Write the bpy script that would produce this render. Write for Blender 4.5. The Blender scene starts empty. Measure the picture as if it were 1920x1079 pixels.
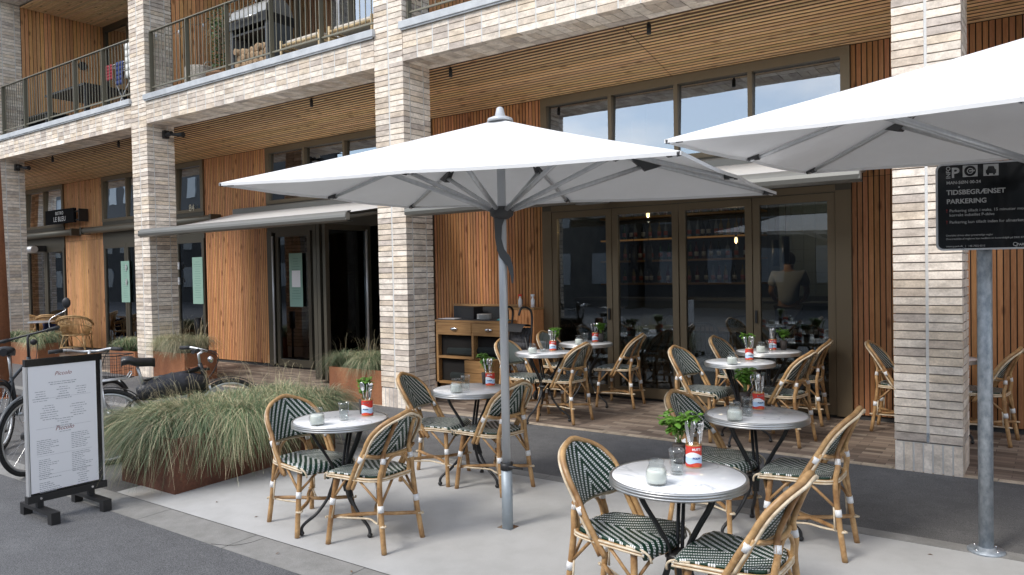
import bpy, math, random
from mathutils import Vector, Matrix, noise
R = math.radians
random.seed(7)
scn = bpy.context.scene
col = scn.collection

# ------------------------------------------------------------------ camera
F_PX, YAW, PIT, ROL, CAM_H = 1432.86, 0.6260, 0.0202, -0.01858, 1.6062
cd = bpy.data.cameras.new('camera'); cam = bpy.data.objects.new('camera', cd); col.objects.link(cam)
c, s = math.cos(YAW), math.sin(YAW); cp, sp = math.cos(PIT), math.sin(PIT); cr, sr = math.cos(ROL), math.sin(ROL)
right0 = Vector((c, s, 0)); fwd = Vector((-s*cp, c*cp, -sp)); up0 = Vector((-s*sp, c*sp, cp))
rt = right0*cr + up0*sr; up = up0*cr - right0*sr
m = Matrix((rt, up, -fwd)).transposed().to_4x4(); m.translation = (0, 0, CAM_H)
cam.matrix_world = m
cd.sensor_fit = 'HORIZONTAL'; cd.sensor_width = 36; cd.lens = F_PX/1920*36; cd.clip_end = 500; cd.clip_start = .05
scn.camera = cam

# ------------------------------------------------------------------ world, sun, exposure
SUN_EL, SUN_AZ = 45, 202          # azimuth measured clockwise from +Y (behind the camera, to its left)
w = bpy.data.worlds.new('World'); scn.world = w; w.use_nodes = True
nt = w.node_tree; nt.nodes.clear()
N = nt.nodes.new; L = nt.links.new
sky = N('ShaderNodeTexSky'); sky.sky_type = 'NISHITA'; sky.sun_disc = False
sky.sun_elevation = R(SUN_EL); sky.sun_rotation = R(SUN_AZ); sky.air_density = 1.2; sky.dust_density = 1.0
tc = N('ShaderNodeTexCoord'); mp = N('ShaderNodeMapping'); mp.inputs['Scale'].default_value = (1.0, 1.0, 2.6); mp.inputs['Location'].default_value = (.7, .2, .35)
nz = N('ShaderNodeTexNoise'); nz.inputs['Scale'].default_value = 4.2; nz.inputs['Detail'].default_value = 7; nz.inputs['Roughness'].default_value = .55
rmp = N('ShaderNodeValToRGB'); rmp.color_ramp.elements[0].position = .43; rmp.color_ramp.elements[1].position = .63
rmp.color_ramp.elements[0].color = (.03, .03, .03, 1); rmp.color_ramp.elements[1].color = (.92, .92, .92, 1)
mx = N('ShaderNodeMix'); mx.data_type = 'RGBA'; mx.inputs['B'].default_value = (10.6, 10.6, 10.8, 1)
bg = N('ShaderNodeBackground'); bg.inputs['Strength'].default_value = .15
out = N('ShaderNodeOutputWorld')
L(tc.outputs['Generated'], mp.inputs['Vector']); L(mp.outputs[0], nz.inputs['Vector']); L(nz.outputs['Fac'], rmp.inputs[0])
L(rmp.outputs[0], mx.inputs['Factor']); L(sky.outputs[0], mx.inputs['A']); L(mx.outputs['Result'], bg.inputs['Color']); L(bg.outputs[0], out.inputs[0])
sd = bpy.data.lights.new('sun', 'SUN'); sd.energy = 1.6; sd.angle = R(17); sd.color = (1, .965, .91)
so = bpy.data.objects.new('sun', sd); col.objects.link(so)
d = Vector((math.sin(R(SUN_AZ))*math.cos(R(SUN_EL)), math.cos(R(SUN_AZ))*math.cos(R(SUN_EL)), math.sin(R(SUN_EL))))
so.rotation_euler = d.to_track_quat('Z', 'Y').to_euler(); so.location = d*30
vs = scn.view_settings; vs.view_transform = 'Standard'; vs.look = 'None'; vs.gamma = 1; vs.exposure = 0.56

# ------------------------------------------------------------------ helpers
def zg(y):                                    # the pavement falls gently towards the road
    if y < 2.78: return -.0955
    return .025*(y-6.6) if y < 6.6 else .02*(y-6.6)

class MB:
    def __init__(self): self.v = []; self.f = []; self.mi = []; self.col = []; self.sm = []; self.uv = {}
    def quad(self, a, b, c_, d_, mi=0, colr=None, sm=False):
        i = len(self.v); self.v += [tuple(a), tuple(b), tuple(c_), tuple(d_)]; self.f.append((i, i+1, i+2, i+3)); self.mi.append(mi); self.col += [colr or (1, 1, 1)]*4; self.sm.append(sm)
    def poly(self, pts, mi=0, colr=None, sm=False):
        i = len(self.v); self.v += [tuple(p) for p in pts]; self.f.append(tuple(range(i, i+len(pts)))); self.mi.append(mi); self.col += [colr or (1, 1, 1)]*len(pts); self.sm.append(sm)
    def box(self, x0, x1, y0, y1, z0, z1, mi=0, colr=None, jit=0, M=None):
        i = len(self.v); P = []
        for z in (z0, z1):
            for x, y in ((x0, y0), (x1, y0), (x1, y1), (x0, y1)):
                if jit: x += random.uniform(-jit, jit); y += random.uniform(-jit, jit); zz = z+random.uniform(-jit, jit)*.6
                else: zz = z
                P.append(Vector((x, y, zz)))
        if M: P = [M @ p for p in P]
        self.v += [tuple(p) for p in P]
        for q in ((0, 3, 2, 1), (4, 5, 6, 7), (0, 1, 5, 4), (1, 2, 6, 5), (2, 3, 7, 6), (3, 0, 4, 7)):
            self.f.append(tuple(i+k for k in q)); self.mi.append(mi); self.sm.append(False)
        self.col += [colr or (1, 1, 1)]*8
    def tube(self, pts, r, n=8, mi=0, cap=True, colr=None, closed=False, flat=1.0):
        pts = [Vector(p) for p in pts]; m_ = len(pts)
        rs = r if isinstance(r, (list, tuple)) else [r]*m_
        i0 = len(self.v); up_ = None
        for k, p in enumerate(pts):
            if closed: t = pts[(k+1) % m_]-pts[k-1]
            else: t = pts[min(k+1, m_-1)]-pts[max(k-1, 0)]
            if t.length < 1e-9: t = Vector((0, 0, 1))
            t.normalize()
            if up_ is None:
                up_ = Vector((0, 0, 1)) if abs(t.z) < .9 else Vector((1, 0, 0))
            a = up_-t*up_.dot(t)
            if a.length < 1e-6: a = t.orthogonal()
            a.normalize(); b = t.cross(a); up_ = a
            for j in range(n):
                an = 2*math.pi*j/n
                self.v.append(tuple(p+(a*math.cos(an)*flat+b*math.sin(an))*rs[k])); self.col.append(colr or (1, 1, 1))
        rng = m_ if closed else m_-1
        for k in range(rng):
            k2 = (k+1) % m_
            for j in range(n):
                j2 = (j+1) % n
                self.f.append((i0+k*n+j, i0+k*n+j2, i0+k2*n+j2, i0+k2*n+j)); self.mi.append(mi); self.sm.append(True)
        if cap and not closed:
            self.f.append(tuple(i0+j for j in reversed(range(n)))); self.mi.append(mi); self.sm.append(False)
            self.f.append(tuple(i0+(m_-1)*n+j for j in range(n))); self.mi.append(mi); self.sm.append(False)
    def lathe(self, prof, n=24, cx=0, cy=0, mi=0, colr=None, sm=True):
        i0 = len(self.v)
        for r, z in prof:
            for j in range(n):
                a = 2*math.pi*j/n; self.v.append((cx+r*math.cos(a), cy+r*math.sin(a), z)); self.col.append(colr or (1, 1, 1))
        for k in range(len(prof)-1):
            for j in range(n):
                j2 = (j+1) % n; self.f.append((i0+k*n+j, i0+k*n+j2, i0+(k+1)*n+j2, i0+(k+1)*n+j)); self.mi.append(mi); self.sm.append(sm)
        self.f.append(tuple(i0+j for j in reversed(range(n)))); self.mi.append(mi); self.sm.append(False)
        self.f.append(tuple(i0+(len(prof)-1)*n+j for j in range(n))); self.mi.append(mi); self.sm.append(False)
    def ball(self, p, r, n=10, mi=0, sc=(1, 1, 1), colr=None):
        i0 = len(self.v); h = n//2+1
        for k in range(h+1):
            th = math.pi*k/h
            for j in range(n):
                a = 2*math.pi*j/n; self.v.append((p[0]+r*sc[0]*math.sin(th)*math.cos(a), p[1]+r*sc[1]*math.sin(th)*math.sin(a), p[2]+r*sc[2]*math.cos(th))); self.col.append(colr or (1, 1, 1))
        for k in range(h):
            for j in range(n):
                j2 = (j+1) % n; self.f.append((i0+k*n+j, i0+(k+1)*n+j, i0+(k+1)*n+j2, i0+k*n+j2)); self.mi.append(mi); self.sm.append(True)
    def build(self, name, mats, parent=None, loc=None, bevel=0):
        me = bpy.data.meshes.new(name); me.from_pydata(self.v, [], self.f)
        if not isinstance(mats, (list, tuple)): mats = [mats]
        for m_ in mats: me.materials.append(m_)
        me.polygons.foreach_set('material_index', self.mi); me.polygons.foreach_set('use_smooth', self.sm)
        if any(c_ != (1, 1, 1) for c_ in self.col):
            ca = me.color_attributes.new('tint', 'FLOAT_COLOR', 'POINT')
            ca.data.foreach_set('color', [x for c_ in self.col for x in (*c_, 1)])
        me.update()
        o = bpy.data.objects.new(name, me); col.objects.link(o)
        if parent: o.parent = parent
        if loc: o.location = loc
        if bevel:
            b = o.modifiers.new('bevel', 'BEVEL'); b.width = bevel; b.segments = 2; b.limit_method = 'ANGLE'
        return o

def smooth(pts, n=6):                          # Catmull-Rom through the points
    P = [Vector(p) for p in pts]; P = [P[0]*2-P[1]]+P+[P[-1]*2-P[-2]]; o = []
    for i in range(1, len(P)-2):
        for k in range(n):
            t = k/n; a, b, c_, d_ = P[i-1], P[i], P[i+1], P[i+2]
            o.append(.5*((2*b)+(c_-a)*t+(2*a-5*b+4*c_-d_)*t*t+(3*b-a-3*c_+d_)*t**3))
    o.append(P[-2]); return o

def tag(o, label=None, cat=None, group=None, kind=None):
    if label: o['label'] = label
    if cat: o['category'] = cat
    if group: o['group'] = group
    if kind: o['kind'] = kind
    return o
def thing(name, label, cat, loc=(0, 0, 0), rz=0, group=None):
    o = bpy.data.objects.new(name, None); col.objects.link(o); o.location = loc; o.rotation_euler = (0, 0, rz); o.empty_display_size = .1
    return tag(o, label, cat, group)
def kids(o): return [c_ for c_ in list(o.children)]
def copy_tree(o, parent=None):
    c_ = o.copy(); col.objects.link(c_); c_.parent = parent
    for ch in kids(o): copy_tree(ch, c_)
    return c_
def place(proto, used, x, y, z, rz, label, group=None):
    o = proto if not used else copy_tree(proto)
    o.location = (x, y, z); o.rotation_euler = (0, 0, rz); o['label'] = label
    if group: o['group'] = group
    return o

# ------------------------------------------------------------------ materials
MATS = {}
def mat(name, colr=(.5, .5, .5), rough=.6, metal=0, spec=.5, noise_=None, bump=None, tint=False, emit=None, var=None, **kw):
    if name in MATS: return MATS[name]
    m_ = bpy.data.materials.new(name); m_.use_nodes = True; t = m_.node_tree; b = t.nodes['Principled BSDF']
    b.inputs['Base Color'].default_value = (*colr, 1); b.inputs['Roughness'].default_value = rough; b.inputs['Metallic'].default_value = metal
    b.inputs['Specular IOR Level'].default_value = spec
    for k, v in kw.items(): b.inputs[k.replace('_', ' ')].default_value = v
    cur = None
    tcn = t.nodes.new('ShaderNodeTexCoord')
    def noise_tex(scale, stretch=(1, 1, 1), detail=4, rough_=.6):
        mp_ = t.nodes.new('ShaderNodeMapping'); mp_.inputs['Scale'].default_value = stretch
        n_ = t.nodes.new('ShaderNodeTexNoise'); n_.inputs['Scale'].default_value = scale; n_.inputs['Detail'].default_value = detail; n_.inputs['Roughness'].default_value = rough_
        t.links.new(tcn.outputs['Object'], mp_.inputs['Vector']); t.links.new(mp_.outputs[0], n_.inputs['Vector']); return n_
    if noise_:                                   # list of (scale, stretch, lo colour, hi colour, lo pos, hi pos) multiplied together
        for (sc, st, lo, hi, p0, p1) in noise_:
            n_ = noise_tex(sc, st); r_ = t.nodes.new('ShaderNodeValToRGB')
            r_.color_ramp.elements[0].position = p0; r_.color_ramp.elements[1].position = p1
            r_.color_ramp.elements[0].color = (*lo, 1); r_.color_ramp.elements[1].color = (*hi, 1)
            t.links.new(n_.outputs['Fac'], r_.inputs[0])
            if cur is None: cur = r_.outputs[0]
            else:
                x_ = t.nodes.new('ShaderNodeMix'); x_.data_type = 'RGBA'; x_.blend_type = 'MULTIPLY'; x_.inputs['Factor'].default_value = 1
                t.links.new(cur, x_.inputs['A']); t.links.new(r_.outputs[0], x_.inputs['B']); cur = x_.outputs['Result']
    if tint:
        a = t.nodes.new('ShaderNodeAttribute'); a.attribute_name = 'tint'
        if cur is None: cur = a.outputs['Color']
        else:
            x_ = t.nodes.new('ShaderNodeMix'); x_.data_type = 'RGBA'; x_.blend_type = 'MULTIPLY'; x_.inputs['Factor'].default_value = 1
            t.links.new(cur, x_.inputs['A']); t.links.new(a.outputs['Color'], x_.inputs['B']); cur = x_.outputs['Result']
    if cur is not None: t.links.new(cur, b.inputs['Base Color'])
    if bump:
        n_ = noise_tex(bump[0], bump[2] if len(bump) > 2 else (1, 1, 1), 5); bb = t.nodes.new('ShaderNodeBump'); bb.inputs['Strength'].default_value = bump[1]; bb.inputs['Distance'].default_value = .01
        t.links.new(n_.outputs['Fac'], bb.inputs['Height']); t.links.new(bb.outputs[0], b.inputs['Normal'])
    if emit: b.inputs['Emission Color'].default_value = (*emit[0], 1); b.inputs['Emission Strength'].default_value = emit[1]
    MATS[name] = m_; return m_
ONE = (1, 1, 1)
brick = mat('brick', tint=True, rough=.85, noise_=[(9, (1, 1, 2), (.78, .755, .72), (1.10, 1.08, 1.04), .34, .62), (60, ONE, (.86, .86, .86), (1.08, 1.08, 1.08), .3, .7)], bump=(45, .5))
mortar = mat('mortar', (.66, .65, .63), .9, bump=(60, .4))
joint = mat('joint', (.27, .245, .22), .95)  # recessed bed joints: mortar coloured darker to deepen their shadow lines
def wood(name, base, dark):
    m_ = mat(name, tint=True, rough=.62, spec=.3, noise_=[(6, (9, 9, .55), dark, base, .28, .68), (30, (6, 6, .5), (.82, .8, .78), (1.1, 1.1, 1.1), .3, .7)], bump=(60, .15, (3, 3, .3)))
    return knots(m_)
def knots(m_, axis=2, amount=.75):
    t = m_.node_tree; b = t.nodes['Principled BSDF']; src = b.inputs['Base Color'].links[0].from_socket
    tcn = [n_ for n_ in t.nodes if n_.type == 'TEX_COORD'][0]
    mp_ = t.nodes.new('ShaderNodeMapping'); sc = [7, 7, 7]; sc[axis] = 2.6; mp_.inputs['Scale'].default_value = sc
    v = t.nodes.new('ShaderNodeTexVoronoi'); v.inputs['Scale'].default_value = 1.15
    r_ = t.nodes.new('ShaderNodeValToRGB'); r_.color_ramp.elements[0].position = .08; r_.color_ramp.elements[1].position = .22
    r_.color_ramp.elements[0].color = (.28, .2, .16, 1); r_.color_ramp.elements[1].color = (1, 1, 1, 1)
    x_ = t.nodes.new('ShaderNodeMix'); x_.data_type = 'RGBA'; x_.blend_type = 'MULTIPLY'; x_.inputs['Factor'].default_value = amount
    t.links.new(tcn.outputs['Object'], mp_.inputs[0]); t.links.new(mp_.outputs[0], v.inputs['Vector']); t.links.new(v.outputs['Distance'], r_.inputs[0])
    t.links.new(src, x_.inputs['A']); t.links.new(r_.outputs[0], x_.inputs['B']); t.links.new(x_.outputs['Result'], b.inputs['Base Color']); return m_
clad = wood('wood_cladding', (.82, .41, .185), (.60, .265, .105))
ceilw = knots(mat('ceiling_wood', tint=True, rough=.6, spec=.3, noise_=[(6, (.55, 9, 9), (.78, .48, .24), (1.0, .73, .43), .28, .7), (30, (.5, 6, 6), (.85, .83, .8), (1.1, 1.1, 1.1), .3, .7)]), 0)
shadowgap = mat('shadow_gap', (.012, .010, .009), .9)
bronze = mat('bronze_metal', (.17, .13, .08), .42, metal=.35, spec=.5)
bronze_d = mat('bronze_dark', (.085, .075, .055), .45, metal=.35)
rail_m = mat('railing_metal', (.19, .175, .13), .45, metal=.3)
coping_m = mat('coping', (.50, .52, .54), .6, noise_=[(5, ONE, (.42, .44, .46), (.58, .60, .62), .3, .7)], bump=(30, .15))
corten = mat('corten', rough=.8, noise_=[(3.5, (1, 1, .5), (.20, .075, .035), (.36, .15, .065), .3, .7), (40, ONE, (.8, .78, .76), (1.12, 1.1, 1.08), .3, .7)], bump=(50, .3))
corten_d = mat('corten_dark', rough=.8, noise_=[(3.5, (1, 1, .5), (.085, .034, .022), (.17, .07, .04), .3, .7), (40, ONE, (.8, .78, .76), (1.12, 1.1, 1.08), .3, .7)], bump=(50, .3))
asphalt = mat('asphalt', rough=.88, noise_=[(170, ONE, (.05, .051, .053), (.25, .25, .255), .36, .70), (9, ONE, (.9, .9, .9), (1.06, 1.06, 1.06), .3, .7), (1.1, ONE, (.78, .78, .79), (1.08, 1.08, 1.08), .3, .7)], bump=(260, .5))
asphalt2 = mat('asphalt_path', rough=.9, noise_=[(8, ONE, (.88, .88, .88), (1.08, 1.08, 1.08), .3, .7), (170, ONE, (.075, .072, .07), (.215, .21, .205), .34, .72), (1.3, ONE, (.8, .8, .8), (1.1, 1.1, 1.1), .3, .7)], bump=(260, .4))
kerbm = mat('kerb_concrete', rough=.85, noise_=[(7, ONE, (.22, .215, .20), (.31, .30, .285), .3, .7), (160, ONE, (.85, .85, .85), (1.1, 1.1, 1.1), .3, .7)], bump=(90, .3))
slabm = mat('slab_concrete', rough=.8, noise_=[(1.3, ONE, (.44, .435, .42), (.51, .505, .495), .3, .7), (5, ONE, (.93, .93, .925), (1.03, 1.03, 1.03), .32, .6), (240, ONE, (.93, .93, .93), (1.04, 1.04, 1.04), .3, .7)], bump=(120, .12))
def add_stain(m_, cx, cy, r, colr):
    t = m_.node_tree; b = t.nodes['Principled BSDF']; src = b.inputs['Base Color'].links[0].from_socket
    g = t.nodes.new('ShaderNodeNewGeometry'); vm = t.nodes.new('ShaderNodeVectorMath'); vm.operation = 'DISTANCE'; vm.inputs[1].default_value = (cx, cy, -.09)
    n_ = t.nodes.new('ShaderNodeTexNoise'); n_.inputs['Scale'].default_value = 9
    ad = t.nodes.new('ShaderNodeMath'); ad.operation = 'MULTIPLY_ADD'; ad.inputs[1].default_value = .25
    mr = t.nodes.new('ShaderNodeMapRange'); mr.inputs['From Min'].default_value = .05; mr.inputs['From Max'].default_value = r+.12; mr.inputs['To Min'].default_value = .65; mr.inputs['To Max'].default_value = 0
    x_ = t.nodes.new('ShaderNodeMix'); x_.data_type = 'RGBA'; x_.inputs['B'].default_value = (*colr, 1)
    t.links.new(g.outputs['Position'], vm.inputs[0]); t.links.new(n_.outputs['Fac'], ad.inputs[0]); t.links.new(vm.outputs['Value'], ad.inputs[2]); t.links.new(ad.outputs[0], mr.inputs[0])
    t.links.new(mr.outputs[0], x_.inputs['Factor']); t.links.new(src, x_.inputs['A']); t.links.new(x_.outputs['Result'], b.inputs['Base Color'])
add_stain(slabm, -5.82, 3.13, .22, (.42, .32, .20))
blackm = mat('black_metal', (.018, .018, .019), .45)
blackp = mat('black_plastic', (.02, .02, .022), .5, bump=(80, .1))
gloss_black = mat('gloss_black', (.012, .013, .014), .12)
alu = mat('aluminium', (.62, .63, .64), .38, metal=.55, noise_=[(40, (1, 1, .1), (.56, .57, .58), (.66, .67, .68), .3, .7)])
alu_m = mat('aluminium_mast', (.56, .58, .60), .42, metal=.4)
alu_b = mat('mast_sleeve', (.36, .41, .45), .5, metal=.3)
steel = mat('steel', (.72, .72, .72), .22, metal=1)
chrome = mat('chrome', (.75, .75, .76), .12, metal=1)
galv = mat('galvanised', rough=.5, metal=.55, noise_=[(28, (1, 1, .6), (.28, .32, .36), (.52, .56, .60), .35, .68), (4, ONE, (.85, .85, .85), (1.08, 1.08, 1.08), .3, .7)], bump=(40, .12))
canopy_m = mat('canopy_fabric', (.80, .80, .80), .9, spec=.15, bump=(5, .55), noise_=[(2.2, ONE, (.755, .755, .75), (.81, .81, .81), .3, .7)])
def translucify(m_, amt):
    t = m_.node_tree; b = t.nodes['Principled BSDF']; o_ = t.nodes['Material Output']
    tr = t.nodes.new('ShaderNodeBsdfTranslucent'); tr.inputs[0].default_value = b.inputs['Base Color'].default_value
    if b.inputs['Base Color'].links: t.links.new(b.inputs['Base Color'].links[0].from_socket, tr.inputs[0])
    mxs = t.nodes.new('ShaderNodeMixShader'); mxs.inputs[0].default_value = amt
    t.links.new(b.outputs[0], mxs.inputs[1]); t.links.new(tr.outputs[0], mxs.inputs[2]); t.links.new(mxs.outputs[0], o_.inputs[0]); return m_
translucify(canopy_m, .08)
awn_m = mat('awning_fabric', (.70, .69, .67), .9, spec=.15, bump=(400, .06)); translucify(awn_m, .12)
awn_bar = mat('awning_bar', (.20, .195, .175), .38, metal=.4)
dgrey = mat('dark_grey_plastic', (.05, .05, .052), .5)
flap_m = mat('flap_grey', (.085, .09, .095), .55)
bamboo = mat('bamboo', rough=.38, spec=.5, noise_=[(7, ONE, (.24, .115, .042), (.62, .40, .19), .30, .70), (45, ONE, (.8, .76, .7), (1.1, 1.1, 1.1), .3, .7)], bump=(60, .1))
cane = mat('cane_binding', rough=.5, noise_=[(25, ONE, (.50, .38, .24), (.78, .68, .52), .3, .7)])
rattan = mat('rattan', rough=.5, noise_=[(14, ONE, (.36, .21, .085), (.62, .42, .20), .3, .7)])
wrapm = mat('white_wrap', (.80, .80, .80), .5, bump=(300, .2, (.1, .1, 2)))
marble = mat('marble', rough=.16, spec=.5, noise_=[(2.6, ONE, (.78, .79, .80), (.90, .90, .905), .30, .6)])
def veins(m_):
    t = m_.node_tree; b = t.nodes['Principled BSDF']; src = b.inputs['Base Color'].links[0].from_socket
    tcn = [n_ for n_ in t.nodes if n_.type == 'TEX_COORD'][0]
    oi = t.nodes.new('ShaderNodeObjectInfo'); va = t.nodes.new('ShaderNodeVectorMath'); va.operation = 'ADD'
    sc_ = t.nodes.new('ShaderNodeVectorMath'); sc_.operation = 'SCALE'; sc_.inputs[0].default_value = (7, 5, 3); t.links.new(oi.outputs['Random'], sc_.inputs['Scale'])
    t.links.new(tcn.outputs['Object'], va.inputs[0]); t.links.new(sc_.outputs[0], va.inputs[1])
    n_ = t.nodes.new('ShaderNodeTexNoise'); n_.inputs['Scale'].default_value = 2.4; n_.inputs['Detail'].default_value = 8; n_.inputs['Distortion'].default_value = 1.6
    t.links.new(va.outputs[0], n_.inputs['Vector'])
    r_ = t.nodes.new('ShaderNodeValToRGB'); e = r_.color_ramp.elements
    e[0].position = .485; e[0].color = (1, 1, 1, 1); e[1].position = .53; e[1].color = (1, 1, 1, 1); k = e.new(.505); k.color = (.66, .68, .70, 1)
    t.links.new(n_.outputs['Fac'], r_.inputs[0])
    x_ = t.nodes.new('ShaderNodeMix'); x_.data_type = 'RGBA'; x_.blend_type = 'MULTIPLY'; x_.inputs['Factor'].default_value = .8
    t.links.new(src, x_.inputs['A']); t.links.new(r_.outputs[0], x_.inputs['B']); t.links.new(x_.outputs['Result'], b.inputs['Base Color'])
veins(marble)
rimm = mat('table_rim', (.50, .50, .49), .32, metal=.85, bump=(40, .1))
def glass_pane(name, tintc=(.72, .76, .76), boost=1.0, ior=1.55):
    m_ = bpy.data.materials.new(name); m_.use_nodes = True; t = m_.node_tree; t.nodes.clear()
    o_ = t.nodes.new('ShaderNodeOutputMaterial'); tr = t.nodes.new('ShaderNodeBsdfTransparent'); tr.inputs[0].default_value = (*tintc, 1)
    gl = t.nodes.new('ShaderNodeBsdfGlossy'); gl.inputs['Roughness'].default_value = .004; gl.inputs['Color'].default_value = (.85, .92, 1, 1)
    fr = t.nodes.new('ShaderNodeFresnel'); fr.inputs[0].default_value = ior
    mu = t.nodes.new('ShaderNodeMath'); mu.operation = 'MULTIPLY'; mu.inputs[1].default_value = boost; mu.use_clamp = True
    mxs = t.nodes.new('ShaderNodeMixShader')
    n_ = t.nodes.new('ShaderNodeTexNoise'); n_.inputs['Scale'].default_value = 1.2; tcn = t.nodes.new('ShaderNodeTexCoord'); bb = t.nodes.new('ShaderNodeBump'); bb.inputs['Strength'].default_value = .06; bb.inputs['Distance'].default_value = .02
    t.links.new(tcn.outputs['Object'], n_.inputs[0]); t.links.new(n_.outputs[0], bb.inputs['Height']); t.links.new(bb.outputs[0], gl.inputs['Normal'])
    t.links.new(fr.outputs[0], mu.inputs[0]); t.links.new(mu.outputs[0], mxs.inputs[0]); t.links.new(tr.outputs[0], mxs.inputs[1]); t.links.new(gl.outputs[0], mxs.inputs[2]); t.links.new(mxs.outputs[0], o_.inputs[0])
    return m_
pane_m = glass_pane('window_glass', (.66, .70, .70), 2.0)
pane_up = glass_pane('window_glass_coated', (.45, .48, .50), 6.0)
clear = bpy.data.materials.new('clear_glass'); clear.use_nodes = True; t = clear.node_tree; t.nodes.clear()
o_ = t.nodes.new('ShaderNodeOutputMaterial'); tr = t.nodes.new('ShaderNodeBsdfTransparent'); tr.inputs[0].default_value = (.95, .965, .965, 1)
gl = t.nodes.new('ShaderNodeBsdfGlossy'); gl.inputs['Roughness'].default_value = .04; lw = t.nodes.new('ShaderNodeLayerWeight'); lw.inputs[0].default_value = .5
pw = t.nodes.new('ShaderNodeMath'); pw.operation = 'POWER'; pw.inputs[1].default_value = 3.0; ma = t.nodes.new('ShaderNodeMath'); ma.operation = 'MULTIPLY_ADD'; ma.inputs[1].default_value = .55; ma.inputs[2].default_value = .05
mxs = t.nodes.new('ShaderNodeMixShader'); t.links.new(lw.outputs['Facing'], pw.inputs[0]); t.links.new(pw.outputs[0], ma.inputs[0]); t.links.new(ma.outputs[0], mxs.inputs[0]); t.links.new(tr.outputs[0], mxs.inputs[1]); t.links.new(gl.outputs[0], mxs.inputs[2]); t.links.new(mxs.outputs[0], o_.inputs[0])
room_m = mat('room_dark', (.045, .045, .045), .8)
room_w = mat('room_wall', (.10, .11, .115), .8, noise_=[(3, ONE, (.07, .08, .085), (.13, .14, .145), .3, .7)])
curtain_m = mat('curtain', (.32, .33, .33), .9)
canvas_w = mat('white_cloth', (.72, .72, .70), .9)

def weave(name):
    """chevron of green strand with rows of white ticks; UV in metres, u across, v along"""
    m_ = bpy.data.materials.new(name); m_.use_nodes = True; t = m_.node_tree; b = t.nodes['Principled BSDF']; b.inputs['Roughness'].default_value = .42
    uvn = t.nodes.new('ShaderNodeUVMap'); sep = t.nodes.new('ShaderNodeSeparateXYZ'); t.links.new(uvn.outputs[0], sep.inputs[0])
    def M(op, a, b_=None, c_=None):
        n_ = t.nodes.new('ShaderNodeMath'); n_.operation = op
        for i, x in enumerate((a, b_, c_)):
            if x is None: continue
            if isinstance(x, (int, float)): n_.inputs[i].default_value = x
            else: t.links.new(x, n_.inputs[i])
        return n_.outputs[0]
    u, v = sep.outputs[0], sep.outputs[1]
    au = M('ABSOLUTE', u)
    s1 = M('FRACT', M('DIVIDE', M('MULTIPLY_ADD', au, 1.75, v), .066))     # stripe position across a chevron band
    band = M('LESS_THAN', s1, .46)
    q = M('FRACT', M('DIVIDE', M('MULTIPLY_ADD', au, -.35, v), .0125)); tick = M('LESS_THAN', q, .68)
    q2 = M('FRACT', M('DIVIDE', M('MULTIPLY_ADD', q, 0, au), .0125)); t2 = M('LESS_THAN', q2, .84)
    white = M('MULTIPLY', band, M('MULTIPLY', tick, t2))
    nn = t.nodes.new('ShaderNodeTexNoise'); nn.inputs['Scale'].default_value = 6; r_ = t.nodes.new('ShaderNodeMix'); r_.data_type = 'RGBA'
    r_.inputs['A'].default_value = (.003, .024, .015, 1); r_.inputs['B'].default_value = (.008, .048, .027, 1); t.links.new(nn.outputs['Fac'], r_.inputs['Factor'])
    x_ = t.nodes.new('ShaderNodeMix'); x_.data_type = 'RGBA'; x_.inputs['B'].default_value = (.80, .81, .80, 1)
    t.links.new(white, x_.inputs['Factor']); t.links.new(r_.outputs['Result'], x_.inputs['A']); t.links.new(x_.outputs['Result'], b.inputs['Base Color'])
    hh = M('ADD', white, M('MULTIPLY', tick, .5)); bb = t.nodes.new('ShaderNodeBump'); bb.inputs['Strength'].default_value = .5; bb.inputs['Distance'].default_value = .002
    t.links.new(hh, bb.inputs['Height']); t.links.new(bb.outputs[0], b.inputs['Normal'])
    return m_
weave_m = weave('woven_strand')

# pavers
pav = bpy.data.materials.new('clay_pavers'); pav.use_nodes = True; t = pav.node_tree; b = t.nodes['Principled BSDF']; b.inputs['Roughness'].default_value = .8
g = t.nodes.new('ShaderNodeNewGeometry'); bt = t.nodes.new('ShaderNodeTexBrick'); bt.inputs['Scale'].default_value = 1; bt.inputs['Brick Width'].default_value = .235; bt.inputs['Row Height'].default_value = .075
bt.inputs['Mortar Size'].default_value = .0022; bt.inputs['Color1'].default_value = (0, 0, 0, 1); bt.inputs['Color2'].default_value = (1, 1, 1, 1); bt.inputs['Mortar'].default_value = (.5, .5, .5, 1); bt.offset = .37
rp = t.nodes.new('ShaderNodeValToRGB'); e = rp.color_ramp.elements; e[0].color = (.17, .125, .095, 1); e[1].color = (.46, .37, .285, 1); k = e.new(.45); k.color = (.30, .22, .165, 1); k = e.new(.75); k.color = (.35, .265, .20, 1)
nn = t.nodes.new('ShaderNodeTexNoise'); nn.inputs['Scale'].default_value = 30; mm = t.nodes.new('ShaderNodeMix'); mm.data_type = 'RGBA'; mm.blend_type = 'MULTIPLY'; mm.inputs['Factor'].default_value = .5
m2 = t.nodes.new('ShaderNodeMix'); m2.data_type = 'RGBA'; m2.inputs['B'].default_value = (.075, .065, .055, 1)
t.links.new(g.outputs['Position'], bt.inputs['Vector']); t.links.new(bt.outputs['Color'], rp.inputs[0]); t.links.new(rp.outputs[0], mm.inputs['A']); t.links.new(nn.outputs['Fac'], mm.inputs['B'])
t.links.new(mm.outputs['Result'], m2.inputs['A']); t.links.new(bt.outputs['Fac'], m2.inputs['Factor']); t.links.new(m2.outputs['Result'], b.inputs['Base Color'])
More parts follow.
